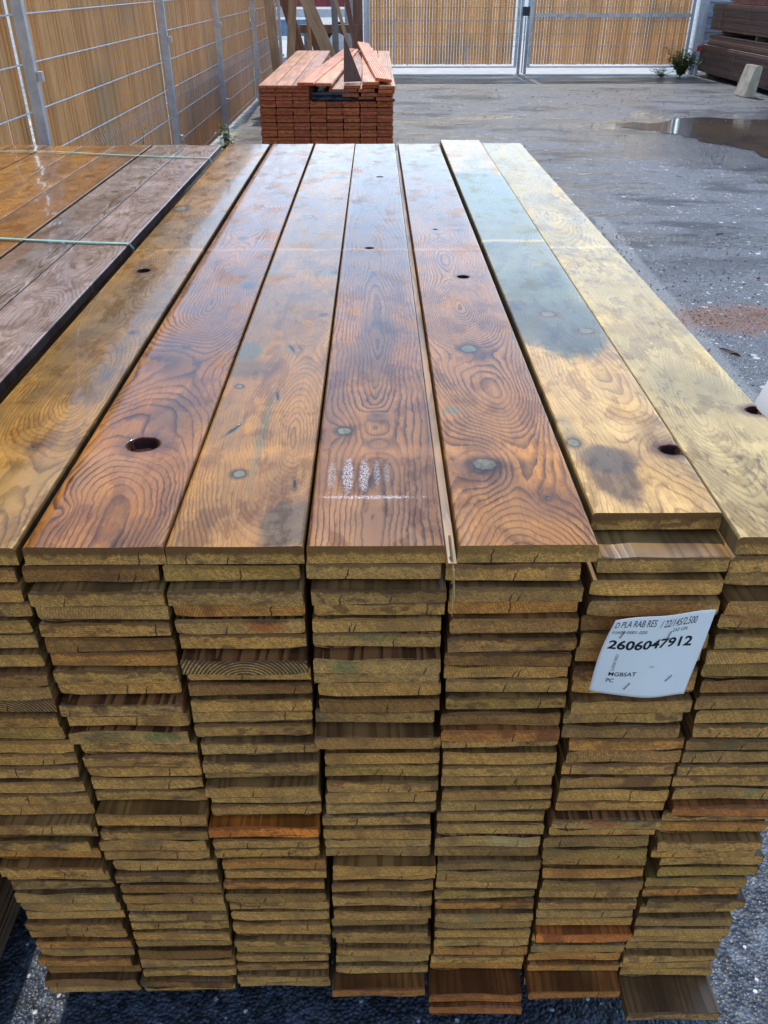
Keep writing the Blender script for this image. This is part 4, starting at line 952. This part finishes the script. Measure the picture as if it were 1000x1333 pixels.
# ================================================================ fence on the left
GALV = simple('galvanised_steel', (0.62, 0.62, 0.62), (0.48, 0.48, 0.49), 14, 0.5, metal=0.25, bump=0.15)
WHITEM = simple('white_painted_steel', (0.70, 0.71, 0.72), (0.55, 0.55, 0.56), 10, 0.4, bump=0.1)
def slat_material(name, a, b, glow=0.35, rough=0.6):
    g = Graph(name)
    geo = g.nt.nodes.new('ShaderNodeNewGeometry')
    ri = geo.outputs['Random Per Island']
    c = g.mix(g.step(ri, 0.0, 1.0), a, b)
    n = g.noise(g.vec(g.mul(g.x, 8.0), g.mul(g.y, 8.0), g.mul(g.z, 0.8)), 6, 4, 0.6)
    c = g.mix(g.step(n, 0.35, 0.7, 0.0, 0.5), c, tuple(v * 0.55 for v in a))
    n2 = g.noise(g.P, 1.3, 3)
    c = g.mix(g.step(n2, 0.45, 0.75, 0.0, 0.4), c, (0.30, 0.27, 0.22))
    g.fin(c, rough, g.bump(n, 0.3, 0.002))
    tr = g.nt.nodes.new('ShaderNodeBsdfTranslucent'); g.put(tr.inputs[0], c)
    mx = g.nt.nodes.new('ShaderNodeMixShader'); mx.inputs[0].default_value = glow
    g.nt.links.new(g.bsdf.outputs[0], mx.inputs[1]); g.nt.links.new(tr.outputs[0], mx.inputs[2])
    g.nt.links.new(mx.outputs[0], g.out.inputs[0])
    return g.mat
SLAT = slat_material('fence_slats', (0.96, 0.60, 0.24), (0.84, 0.45, 0.14), 0.5)
GSLAT = slat_material('gate_slats', (0.90, 0.60, 0.27), (0.72, 0.45, 0.18), 0.45)
FX = -1.66
posts_y = [0.75, 3.75, 6.72, 9.2, 12.3, 15.6]
posts_y = [-2.1, 0.72, 3.72, 6.66, 9.15, 12.2, 15.6]
fence = thing('mesh_fence', 'tall wire mesh fence filled with upright wooden slats along the left side', 'fence', (FX, 0, 0))
FH = 2.45
for yy in posts_y:
    MB().box((0.035, yy, FH / 2 + 0.03), (0.05, 0.04, FH + 0.06)).build('post', GALV, fence)
    for z in (0.35, 1.05, 1.75): MB().box((0.078, yy, z), (0.02, 0.03, 0.04)).build('clamp', GALV, fence)
for a, b in zip(posts_y, posts_y[1:]):
    wires = MB()
    z = 0.10
    zs = []
    while z < FH:
        zs.append(z); z += 0.2
    for z in zs:
        for dz in ((0,) if abs(z - 0.7) > 0.25 else (0,)):
            wires.tube([(0.012, a + 0.03, z + dz), (0.012, b - 0.03, z + dz)], 0.0042, 6)
    yy = a + 0.05
    vert = MB()
    while yy < b - 0.03:
        # each upright wire is kinked out at the folds of the mesh
        vert.tube([(0.006, yy, 0.06), (0.006, yy, 0.58), (0.026, yy, 0.62), (0.006, yy, 0.67), (0.006, yy, 0.68), (0.006, yy, 1.38), (0.026, yy, 1.42), (0.006, yy, 1.47), (0.006, yy, FH)], [0.0007, 0.0018, 0.0022, 0.0018, 0.0007, 0.0007, 0.0018, 0.0007, 0.0007], 4)
        yy += 0.05 * 1.0
    o = wires.build('wire_panel', WHITEM, fence); vo = vert.build('upright_wires', WHITEM, fence); vo['kind'] = 'stuff'
    sl = MB(); yy = a + 0.035
    while yy < b - 0.03:
        w = rs.uniform(0.042, 0.0465)
        dz = rs.uniform(-0.05, 0.03)
        sl.box((-0.012 + rs.uniform(-0.004, 0.004), yy, (FH + dz) / 2 + 0.03), (0.008, w, FH + dz - 0.02), Matrix.Rotation(rs.uniform(-0.10, 0.10), 3, 'Z'))
        yy += 0.0475
    so = sl.build('slats', SLAT, fence); so['kind'] = 'stuff'
# ================================================================ double gate at the far end
GY = 16.3
gate = thing('double_gate', 'wide double gate of steel frames filled with tan upright slats, across the far end', 'gate', (0, GY, 0))
def leaf(x0, x1, zb=0.10, h=1.95, rails=()):
    fr = MB()
    for x in (x0, x1): fr.box((x, 0, zb + h / 2), (0.05, 0.045, h))
    fr.box(((x0 + x1) / 2, 0, zb + 0.0125), (x1 - x0 - 0.052, 0.025, 0.025)); fr.box(((x0 + x1) / 2, 0, zb + h - 0.0225), (x1 - x0 - 0.052, 0.043, 0.045))
    fo = fr.build('gate_leaf', GALV, gate)
    for z in rails:
        MB().box(((x0 + x1) / 2, -0.030, z), (x1 - x0 - 0.06, 0.03, 0.055)).build('rail', GALV, fo)
    w = MB(); z = zb + 0.14
    while z < zb + h:
        w.tube([(x0 + 0.03, -0.012, z), (x1 - 0.03, -0.012, z)], 0.004, 5); z += 0.2
    wo = w.build('wire_panel', GALV, fo); wo['kind'] = 'stuff'
    sl = MB(); x = x0 + 0.05
    while x < x1 - 0.04:
        if True:
            ww = rs.uniform(0.041, 0.0475)
            sl.box((x, 0.004 + rs.uniform(-0.003, 0.003), zb + 0.05 + (h - 0.1) / 2), (ww, 0.008, h - 0.1 + rs.uniform(-0.02, 0.0)), Matrix.Rotation(rs.uniform(-0.1, 0.1), 3, 'Z'))
        x += 0.0505
    so = sl.build('slats', GSLAT, fo); so['kind'] = 'stuff'
    return fo
lo = leaf(-0.12, 2.54)
leaf(2.78, 5.62, rails=(0.92,))
for x in (0.35, 0.58, 1.65):                       # thin pale stiffeners on the left leaf
    MB().box((x, -0.028, 0.38 if x > 1 else 0.5), (0.018, 0.014, 0.45 if x > 1 else 0.72)).build('stiffener', WHITEM, lo)
for x in (2.60, 2.72): MB().tube([(x, -0.02, 0.0), (x, -0.02, 2.05)], 0.028, 10).build('gate_post', GALV, gate, smooth=True)
MB().box((2.66, -0.06, 0.98), (0.12, 0.05, 0.14)).build('lock_box', simple('dark_iron', (0.05, 0.05, 0.055), rough=0.5, metal=0.5), gate)
MB().tube([(2.66, -0.06, 0.9), (2.66, -0.06, 0.02)], 0.012, 8).build('drop_bolt', GALV, gate)
MB().box((5.76, 0, 1.1), (0.10, 0.10, 2.2)).build('gate_post', WHITEM, gate)
RUSTW = simple('red_brown_timber', (0.30, 0.13, 0.075), (0.18, 0.075, 0.045), 8, 0.7, stretch=(2, 2, 0.3))
o = MB().box((-0.30, 0, 1.1), (0.17, 0.15, 2.2)).build('timber_post', RUSTW, None, (0, GY + 0.02, 0))
tag(o, 'reddish brown square timber post at the left end of the gate', 'post')
o = MB().box((0, 0, 1.05), (0.06, 0.06, 2.1)).build('steel_post', WHITEM, None, (-0.17, GY - 0.02, 0))
tag(o, 'thin white steel post between the timber post and the gate', 'post')

# ================================================================ right-hand far corner
CORR = simple('blue_grey_sheet', (0.56, 0.60, 0.65), (0.46, 0.50, 0.56), 3, 0.4, metal=0.3, bump=0.1)
m = MB()
prof = []
z = 0.05
pts_ = []
while z < 2.4:
    pts_ += [(0, z), (0, z + 0.10), (-0.03, z + 0.125), (-0.03, z + 0.20), (0, z + 0.225)]; z += 0.235
b = 0
for x in (5.86, 9.0):
    for (dy, zz) in pts_: m.v.append((x, dy, zz))
    for (dy, zz) in pts_: m.v.append((x, dy + 0.04, zz))
n_ = len(pts_)
for k in range(n_ - 1):
    m.f.append((k, k + 1, 2 * n_ + k + 1, 2 * n_ + k)); m.f.append((n_ + k, 3 * n_ + k, 3 * n_ + k + 1, n_ + k + 1))
    m.f.append((k, n_ + k, n_ + k + 1, k + 1)); m.f.append((2 * n_ + k, 2 * n_ + k + 1, 3 * n_ + k + 1, 3 * n_ + k))
o = m.build('metal_wall', CORR, None, (0, 16.75, 0)); tag(o, 'blue-grey corrugated metal wall beside the right end of the gate', 'wall')
o = MB().box((5.93, 16.66, 1.2), (0.14, 0.10, 2.4)).build('steel_post', CORR); tag(o, 'broad blue-grey steel post in front of the corrugated wall', 'post')

g = Graph('weathered_brown_deck')
geo = g.nt.nodes.new('ShaderNodeNewGeometry'); ri = geo.outputs['Random Per Island']
n = g.noise(g.vec(g.mul(g.x, 10.0), g.mul(g.y, 0.7), g.mul(g.z, 14.0)), 3, 4, 0.6)
c = g.mix(ri, (0.165, 0.085, 0.055), (0.085, 0.045, 0.033))
c = g.mix(g.step(n, 0.4, 0.7, 0.0, 0.5), c, (0.2, 0.125, 0.09))
BROWN = g.fin(c, 0.65, g.bump(n, 0.3, 0.002))
def brown_pack(label, x, y, z, w, l, h, jit=0.01, group='packs of dark brown boards stacked at the right'):
    t = thing('board_pack', label, 'lumber stack', (x, y, z), group=group)
    m = MB(); nl = max(1, int(h / 0.0245)); nc = int(w / 0.125)
    for j in range(nl):
        for k in range(nc):
            jx = rs.uniform(-jit, jit)
            m.box(((k + 0.5) * 0.125 + jx, l / 2 + rs.uniform(-0.02, 0.02), (j + 0.5) * 0.0245), (0.12, l, 0.0215))
        
    so = m.build('boards', BROWN, t); so['kind'] = 'stuff'
    for yy in (0.9, 2.3, l - 0.5):
        s = MB(); hh = nl * 0.0245; ww = nc * 0.125
        s.box((-jit - 0.006, yy, hh / 2), (0.002, 0.016, hh + 0.004)); s.box((ww / 2, yy, hh + 0.003), (ww + 0.03, 0.016, 0.002)); s.box((ww + jit + 0.006, yy, hh / 2), (0.002, 0.016, hh + 0.004))
        s.build('strap', simple_strap, t)
    return t
simple_strap = simple('grey_strapping', (0.14, 0.13, 0.13), rough=0.4)
def bearers(x, y, z, w, l, lab):
    for k, yy in enumerate((0.4, 2.0, 3.5)):
        o = MB().box((w / 2, 0, 0.035), (w, 0.08, 0.068)).build('timber_bearer', BROWN, None, (x, y + yy, z)); 
        tag(o, ('near', 'middle', 'far')[k] + ' ' + lab, 'bearer', 'bearers under the dark brown packs')
bearers(5.82, 12.1, 0.0, 1.0, 4, 'dark timber bearer on the ground under the lowest brown pack')
brown_pack('lowest strapped pack of dark brown boards at the right, nearest the ground', 5.80, 12.1, 0.07, 1.0, 4.0, 0.42)
brown_pack('thin middle pack of dark brown boards at the right, jutting between the two thick packs', 5.86, 12.0, 0.494, 1.0, 3.95, 0.15, 0.02)
bearers(5.92, 12.0, 0.642, 1.0, 4, 'dark timber bearer between the middle and upper brown packs')
brown_pack('upper strapped pack of dark brown boards at the right, above the thin one', 5.90, 12.1, 0.712, 1.0, 4.0, 0.40)
t = thing('board_pack', 'red-brown boards lying on top of the dark packs at the right', 'lumber stack', (5.95, 12.3, 1.112), group='packs of dark brown boards stacked at the right')
m = MB()
for j in range(12):
    for k in range(7): m.box(((k + 0.5) * 0.13, 1.6 + rs.uniform(-0.1, 0.1), (j + 0.5) * 0.03), (0.122, 3.2, 0.026))
so = m.build('boards', simple('red_brown_boards', (0.26, 0.075, 0.05), (0.14, 0.05, 0.04), 6, 0.6), t); so['kind'] = 'stuff'
# concrete wedge leaning at the foot of the packs
BLK = simple('old_concrete_block', (0.66, 0.58, 0.44), (0.46, 0.36, 0.24), 7, 0.8, bump=0.5, dist=0.006)
m = MB(); m.prism([(0, 0), (0.17, 0), (0.20, 0.40), (0.10, 0.41)], 0, 0.36)
bm = bmesh.new(); bm.from_mesh(m.mesh('c')); bmesh.ops.bevel(bm, geom=bm.edges[:], offset=0.012, segments=2, affect='EDGES'); me = bpy.data.meshes.new('concrete_block'); bm.to_mesh(me); bm.free()
o = link('concrete_block', me, BLK, None, (5.36, 12.62, 0), (0, 0, R(4))); tag(o, 'pale slanted concrete block on the asphalt before the brown packs', 'block')
# small red and white marker
o = thing('marker_reflector', 'small red and white marker fixed low at the corner of the brown packs', 'marker', (5.76, 16.05, 0))
MB().box((0, 0, 0.19), (0.04, 0.03, 0.38)).build('stake', WHITEM, o)
MB().box((0, -0.018, 0.42), (0.085, 0.02, 0.09)).build('red_face', simple('red_plastic', (0.65, 0.10, 0.06), rough=0.3), o)

# ================================================================ leaning boards, trestle and trailer beyond the pile
LEAN = [simple('leaning_board_tan', (0.50, 0.33, 0.18), (0.34, 0.2, 0.11), 5, 0.6, stretch=(4, 4, 0.6)), simple('leaning_board_brown', (0.26, 0.12, 0.065), (0.16, 0.07, 0.04), 5, 0.6, stretch=(4, 4, 0.6)), simple('leaning_board_grey', (0.26, 0.24, 0.23), (0.17, 0.16, 0.15), 5, 0.6, stretch=(4, 4, 0.6))]
def leaning(xa, xb, y, w, mat, label, z=2.4, yb=0.0, t=0.03, yaw=0.0):
    p0, p1 = Vector((xa, y, 0.012)), Vector((xb, y + yb, z))
    d = p1 - p0; dz = d.normalized(); dy = Vector((0, 1, 0)); dx = dy.cross(dz).normalized(); dy = dz.cross(dx)
    q = Matrix((dx, dy, dz)).transposed()
    m = MB().box((0, 0, d.length / 2), (w, t, d.length))
    o = m.build('leaning_plank', mat, None, tuple(p0)); o.rotation_euler = (q @ Matrix.Rotation(yaw, 3, 'Z')).to_euler()
    return tag(o, label, 'plank', 'boards leaning against the fence beyond the pile')
leaning(-0.36, -1.42, 12.0, 0.16, LEAN[0], 'broad tan board leaning left beyond the decking pile, rightmost tan one')
leaning(-1.20, -0.98, 12.1, 0.11, LEAN[0], 'narrow tan board standing almost upright beside the fence', 2.3)
leaning(-0.85, -1.52, 12.3, 0.14, LEAN[1], 'dark brown board crossing behind the upright tan board', 2.3)
leaning(-1.28, -1.45, 11.8, 0.12, LEAN[0], 'tan board resting closest to the fence', 2.3)
leaning(-0.66, -1.10, 12.5, 0.12, LEAN[1], 'dark brown board leaning behind the broad tan one', 1.9)
leaning(-0.86, -0.98, 12.4, 0.05, LEAN[0], 'thin tan batten leaning between the dark brown boards', 2.2)
leaning(-0.58, -0.60, 13.4, 0.09, LEAN[2], 'grey upright post standing beyond the leaning boards', 2.2, t=0.08)
leaning(-0.18, -0.78, 12.4, 0.045, LEAN[0], 'thin pale batten leaning left, furthest right of the leaning boards', 2.1)
leaning(-0.14, -0.60, 12.7, 0.07, LEAN[1], 'brown batten leaning left behind the thin pale one', 2.2)
tr = thing('trestle', 'dark wooden trestle frame standing behind the leaning boards', 'trestle', (-0.75, 15.2, 0))
MB().box((0, 0, 0.76), (1.0, 0.10, 0.12)).build('crossbeam', LEAN[1], tr)
for sx in (-1, 1):
    for sy in (-1, 1):
        MB().box((sx * 0.40, sy * 0.14, 0.35), (0.06, 0.05, 0.72), Matrix.Rotation(sy * 0.28, 3, 'X')).build('leg', LEAN[2 if sx < 0 else 1], tr)
MB().box((0, 0, 0.42), (0.86, 0.05, 0.06)).build('stretcher', LEAN[2], tr)
REDP = simple('dark_red_paint', (0.36, 0.05, 0.07), (0.26, 0.035, 0.05), 4, 0.4)
trl = thing('trailer', 'dark red ribbed trailer on a white chassis, parked beyond the fence corner', 'trailer', (-1.9, 20.2, 0))
bd = MB().box((0, 0, 1.55), (3.0, 1.5, 1.15))
for k in range(26): bd.box((-1.44 + k * 0.115, -0.765, 1.55), (0.05, 0.026, 1.1))
bd.build('body', REDP, trl)
MB().box((0, -0.70, 0.86), (3.1, 0.1, 0.14)).build('chassis', WHITEM, trl)
BLUEP = simple('blue_panel', (0.20, 0.34, 0.50), rough=0.4)
MB().box((0.25, -0.80, 0.60), (1.0, 0.05, 0.30)).build('side_panel', BLUEP, trl)
TYRE = simple('tyre_rubber', (0.02, 0.02, 0.022), rough=0.8)
for x in (-0.9, 1.1):
    for y in (-0.62, 0.62):
        m = MB().tube([(x, y - 0.1, 0.33), (x, y + 0.1, 0.33)], 0.33, 20); w_ = m.build('wheel', TYRE, trl)
        MB().tube([(x, y - 0.115, 0.33), (x, y - 0.101, 0.33)], 0.18, 14).build('rim', WHITEM, w_)
o = MB().box((0, 0, 1.1), (0.16, 0.04, 2.2)).build('white_panel', simple('pale_blue_panel', (0.55, 0.64, 0.74), rough=0.5), None, (-0.46, 16.5, 0))
tag(o, 'narrow pale blue-white panel left of the timber post', 'panel')

# ================================================================ weeds
LEAFM = Graph('weed_leaf')
geo = LEAFM.nt.nodes.new('ShaderNodeNewGeometry')
c = LEAFM.mix(geo.outputs['Random Per Island'], (0.055, 0.12, 0.025), (0.16, 0.22, 0.05))
LEAFM.fin(c, 0.5)
tr_ = LEAFM.nt.nodes.new('ShaderNodeBsdfTranslucent'); LEAFM.put(tr_.inputs[0], c)
mx_ = LEAFM.nt.nodes.new('ShaderNodeMixShader'); mx_.inputs[0].default_value = 0.35
LEAFM.nt.links.new(LEAFM.bsdf.outputs[0], mx_.inputs[1]); LEAFM.nt.links.new(tr_.outputs[0], mx_.inputs[2]); LEAFM.nt.links.new(mx_.outputs[0], LEAFM.out.inputs[0])
LEAFM = LEAFM.mat
STEMM = simple('weed_stem', (0.14, 0.17, 0.06), rough=0.7)
def weed(x, y, h, rad, ns, nl, label, seed, leaf=0.03):
    r_ = random.Random(seed)
    t = thing('weed_plant', label, 'plant', (x, y, 0), group='weeds growing at the yard edge')
    st, lf = MB(), MB()
    for s in range(ns):
        a = r_.uniform(0, 6.28); rr = rad * r_.uniform(0.2, 1); hh = h * r_.uniform(0.5, 1)
        pts = [Vector((math.cos(a) * rr * k_ ** 1.3, math.sin(a) * rr * k_ ** 1.3, hh * k_)) + Vector((r_.uniform(-1, 1), r_.uniform(-1, 1), 0)) * 0.012 * k_ for k_ in (0, 0.35, 0.7, 1)]
        st.tube(pts, [0.004, 0.003, 0.0022, 0.001], 5)
        for q in range(nl):
            u = r_.uniform(0.12, 1.0) * 3; i = min(2, int(u)); p = pts[i].lerp(pts[i + 1], u - i)
            b = r_.uniform(0, 6.28); d = Vector((math.cos(b), math.sin(b), r_.uniform(-0.2, 0.7))).normalized()
            l_ = leaf * r_.uniform(0.6, 1.5); sdv = d.cross(Vector((0, 0, 1))).normalized() * l_ * 0.28
            n0 = len(lf.v)
            lf.v += [tuple(p), tuple(p + d * l_ * 0.5 + sdv), tuple(p + d * l_ + Vector((0, 0, -0.3 * l_))), tuple(p + d * l_ * 0.5 - sdv)]
            lf.f.append((n0, n0 + 1, n0 + 2, n0 + 3))
    st.build('stem', STEMM, t); o = lf.build('foliage', LEAFM, t)
weed(5.40, 15.75, 0.46, 0.36, 46, 34, 'bushy green weed clump at the foot of the right gate post', 1, 0.05)
weed(5.05, 15.70, 0.16, 0.25, 14, 14, 'low brownish weed patch left of the bushy clump by the gate', 4, 0.035)
weed(-1.22, 6.6, 0.50, 0.13, 12, 30, 'tall weed with small leaves between the fence and the decking pile', 2, 0.04)
weed(-1.52, 5.05, 0.72, 0.10, 6, 16, 'thin straggly weed growing at the fence beyond the strapped stack', 3, 0.035)
weed(-1.46, 4.70, 0.62, 0.08, 4, 12, 'small weed sprig at the fence, nearest to the strapped stack', 7, 0.03)

# ================================================================ loose bits on the asphalt
r_ = random.Random(3)
m = MB()
for k in range(900):
    a = r_.gauss(0, 1); b = r_.gauss(0, 1)
    x, y = 1.95 + a * 0.34, 3.30 + b * 0.11
    s = r_.uniform(0.003, 0.009); w = r_.uniform(0, 3.14)
    n0 = len(m.v); ca, sa = math.cos(w) * s, math.sin(w) * s
    m.v += [(x - ca, y - sa, 0.0015), (x + sa * 0.5, y - ca * 0.5, 0.004), (x + ca, y + sa, 0.003 + r_.uniform(0, 0.004)), (x - sa * 0.5, y + ca * 0.5, 0.006)]
    m.f.append((n0, n0 + 1, n0 + 2, n0 + 3))
o = m.build('sawdust', simple('sawdust_flakes', (0.42, 0.22, 0.13), (0.30, 0.13, 0.07), 40, 0.9)); o['kind'] = 'stuff'
tag(o, 'reddish sawdust and shavings scattered on the asphalt right of the stack', 'sawdust')
ico = bmesh.new(); bmesh.ops.create_icosphere(ico, subdivisions=1, radius=1.0); iv = [v.co.copy() for v in ico.verts]; ifc = [[v.index for v in f.verts] for f in ico.faces]; ico.free()
m = MB()
for k in range(2600):
    if k < 1500: x, y = r_.uniform(0.60, 3.0), r_.uniform(-0.5, 5.0)
    else: x, y = r_.uniform(0.2, 6), r_.uniform(3, 14)
    s = r_.uniform(0.0018, 0.0042) * (1 + max(0, y) * 0.12)
    n0 = len(m.v); sx, sy, sz = r_.uniform(0.7, 1.3), r_.uniform(0.7, 1.3), r_.uniform(0.5, 0.9)
    for v in iv: m.v.append((x + v.x * s * sx * r_.uniform(0.85, 1.1), y + v.y * s * sy, s * 0.4 + v.z * s * sz))
    for f in ifc: m.f.append(tuple(n0 + q for q in f))
o = m.build('gravel', simple('loose_grit', (0.13, 0.135, 0.145), (0.05, 0.052, 0.056), 300, 0.4)); o['kind'] = 'stuff'
tag(o, 'loose wet grit scattered over the asphalt', 'gravel')
CHIP = simple('bark_chip', (0.10, 0.045, 0.03), rough=0.6)
WCHIP = simple('pale_chip', (0.66, 0.64, 0.58), rough=0.5)
def chip(x, y, l, w, mat, label, rz):
    m = MB(); h = 0.008
    m.v = [(-l, -w * 0.5, 0), (0, -w, 0), (l, -w * 0.3, 0), (l * 0.8, w, 0), (-l * 0.4, w * 0.8, 0), (-l * 0.7, -w * 0.3, h), (l * 0.6, -w * 0.4, h * 1.3), (l * 0.4, w * 0.6, h)]
    m.f = [(0, 1, 2, 3, 4), (0, 1, 6, 5), (1, 2, 6), (2, 3, 7, 6), (3, 4, 7), (4, 0, 5, 7), (5, 6, 7)]
    o = m.build('wood_chip', mat, None, (x, y, 0.001), (0, 0, rz)); tag(o, label, 'wood chip', 'chips of wood lying on the wet asphalt')
chip(2.30, 4.95, 0.030, 0.020, CHIP, 'dark bark chip on the asphalt, upper of the two beyond the sawdust', 0.3)
chip(2.18, 3.98, 0.024, 0.020, CHIP, 'dark bark chip on the asphalt, lower of the two beyond the sawdust', 1.2)
chip(1.62, 2.86, 0.060, 0.014, CHIP, 'long narrow bark strip on the asphalt between stack and sawdust', -1.0)
chip(1.63, 4.70, 0.016, 0.014, WCHIP, 'small white chip on the asphalt next to the pale line', 0.2)
chip(2.55, 4.62, 0.030, 0.016, WCHIP, 'flat pale chip on the asphalt right of the bark chips', 0.5)
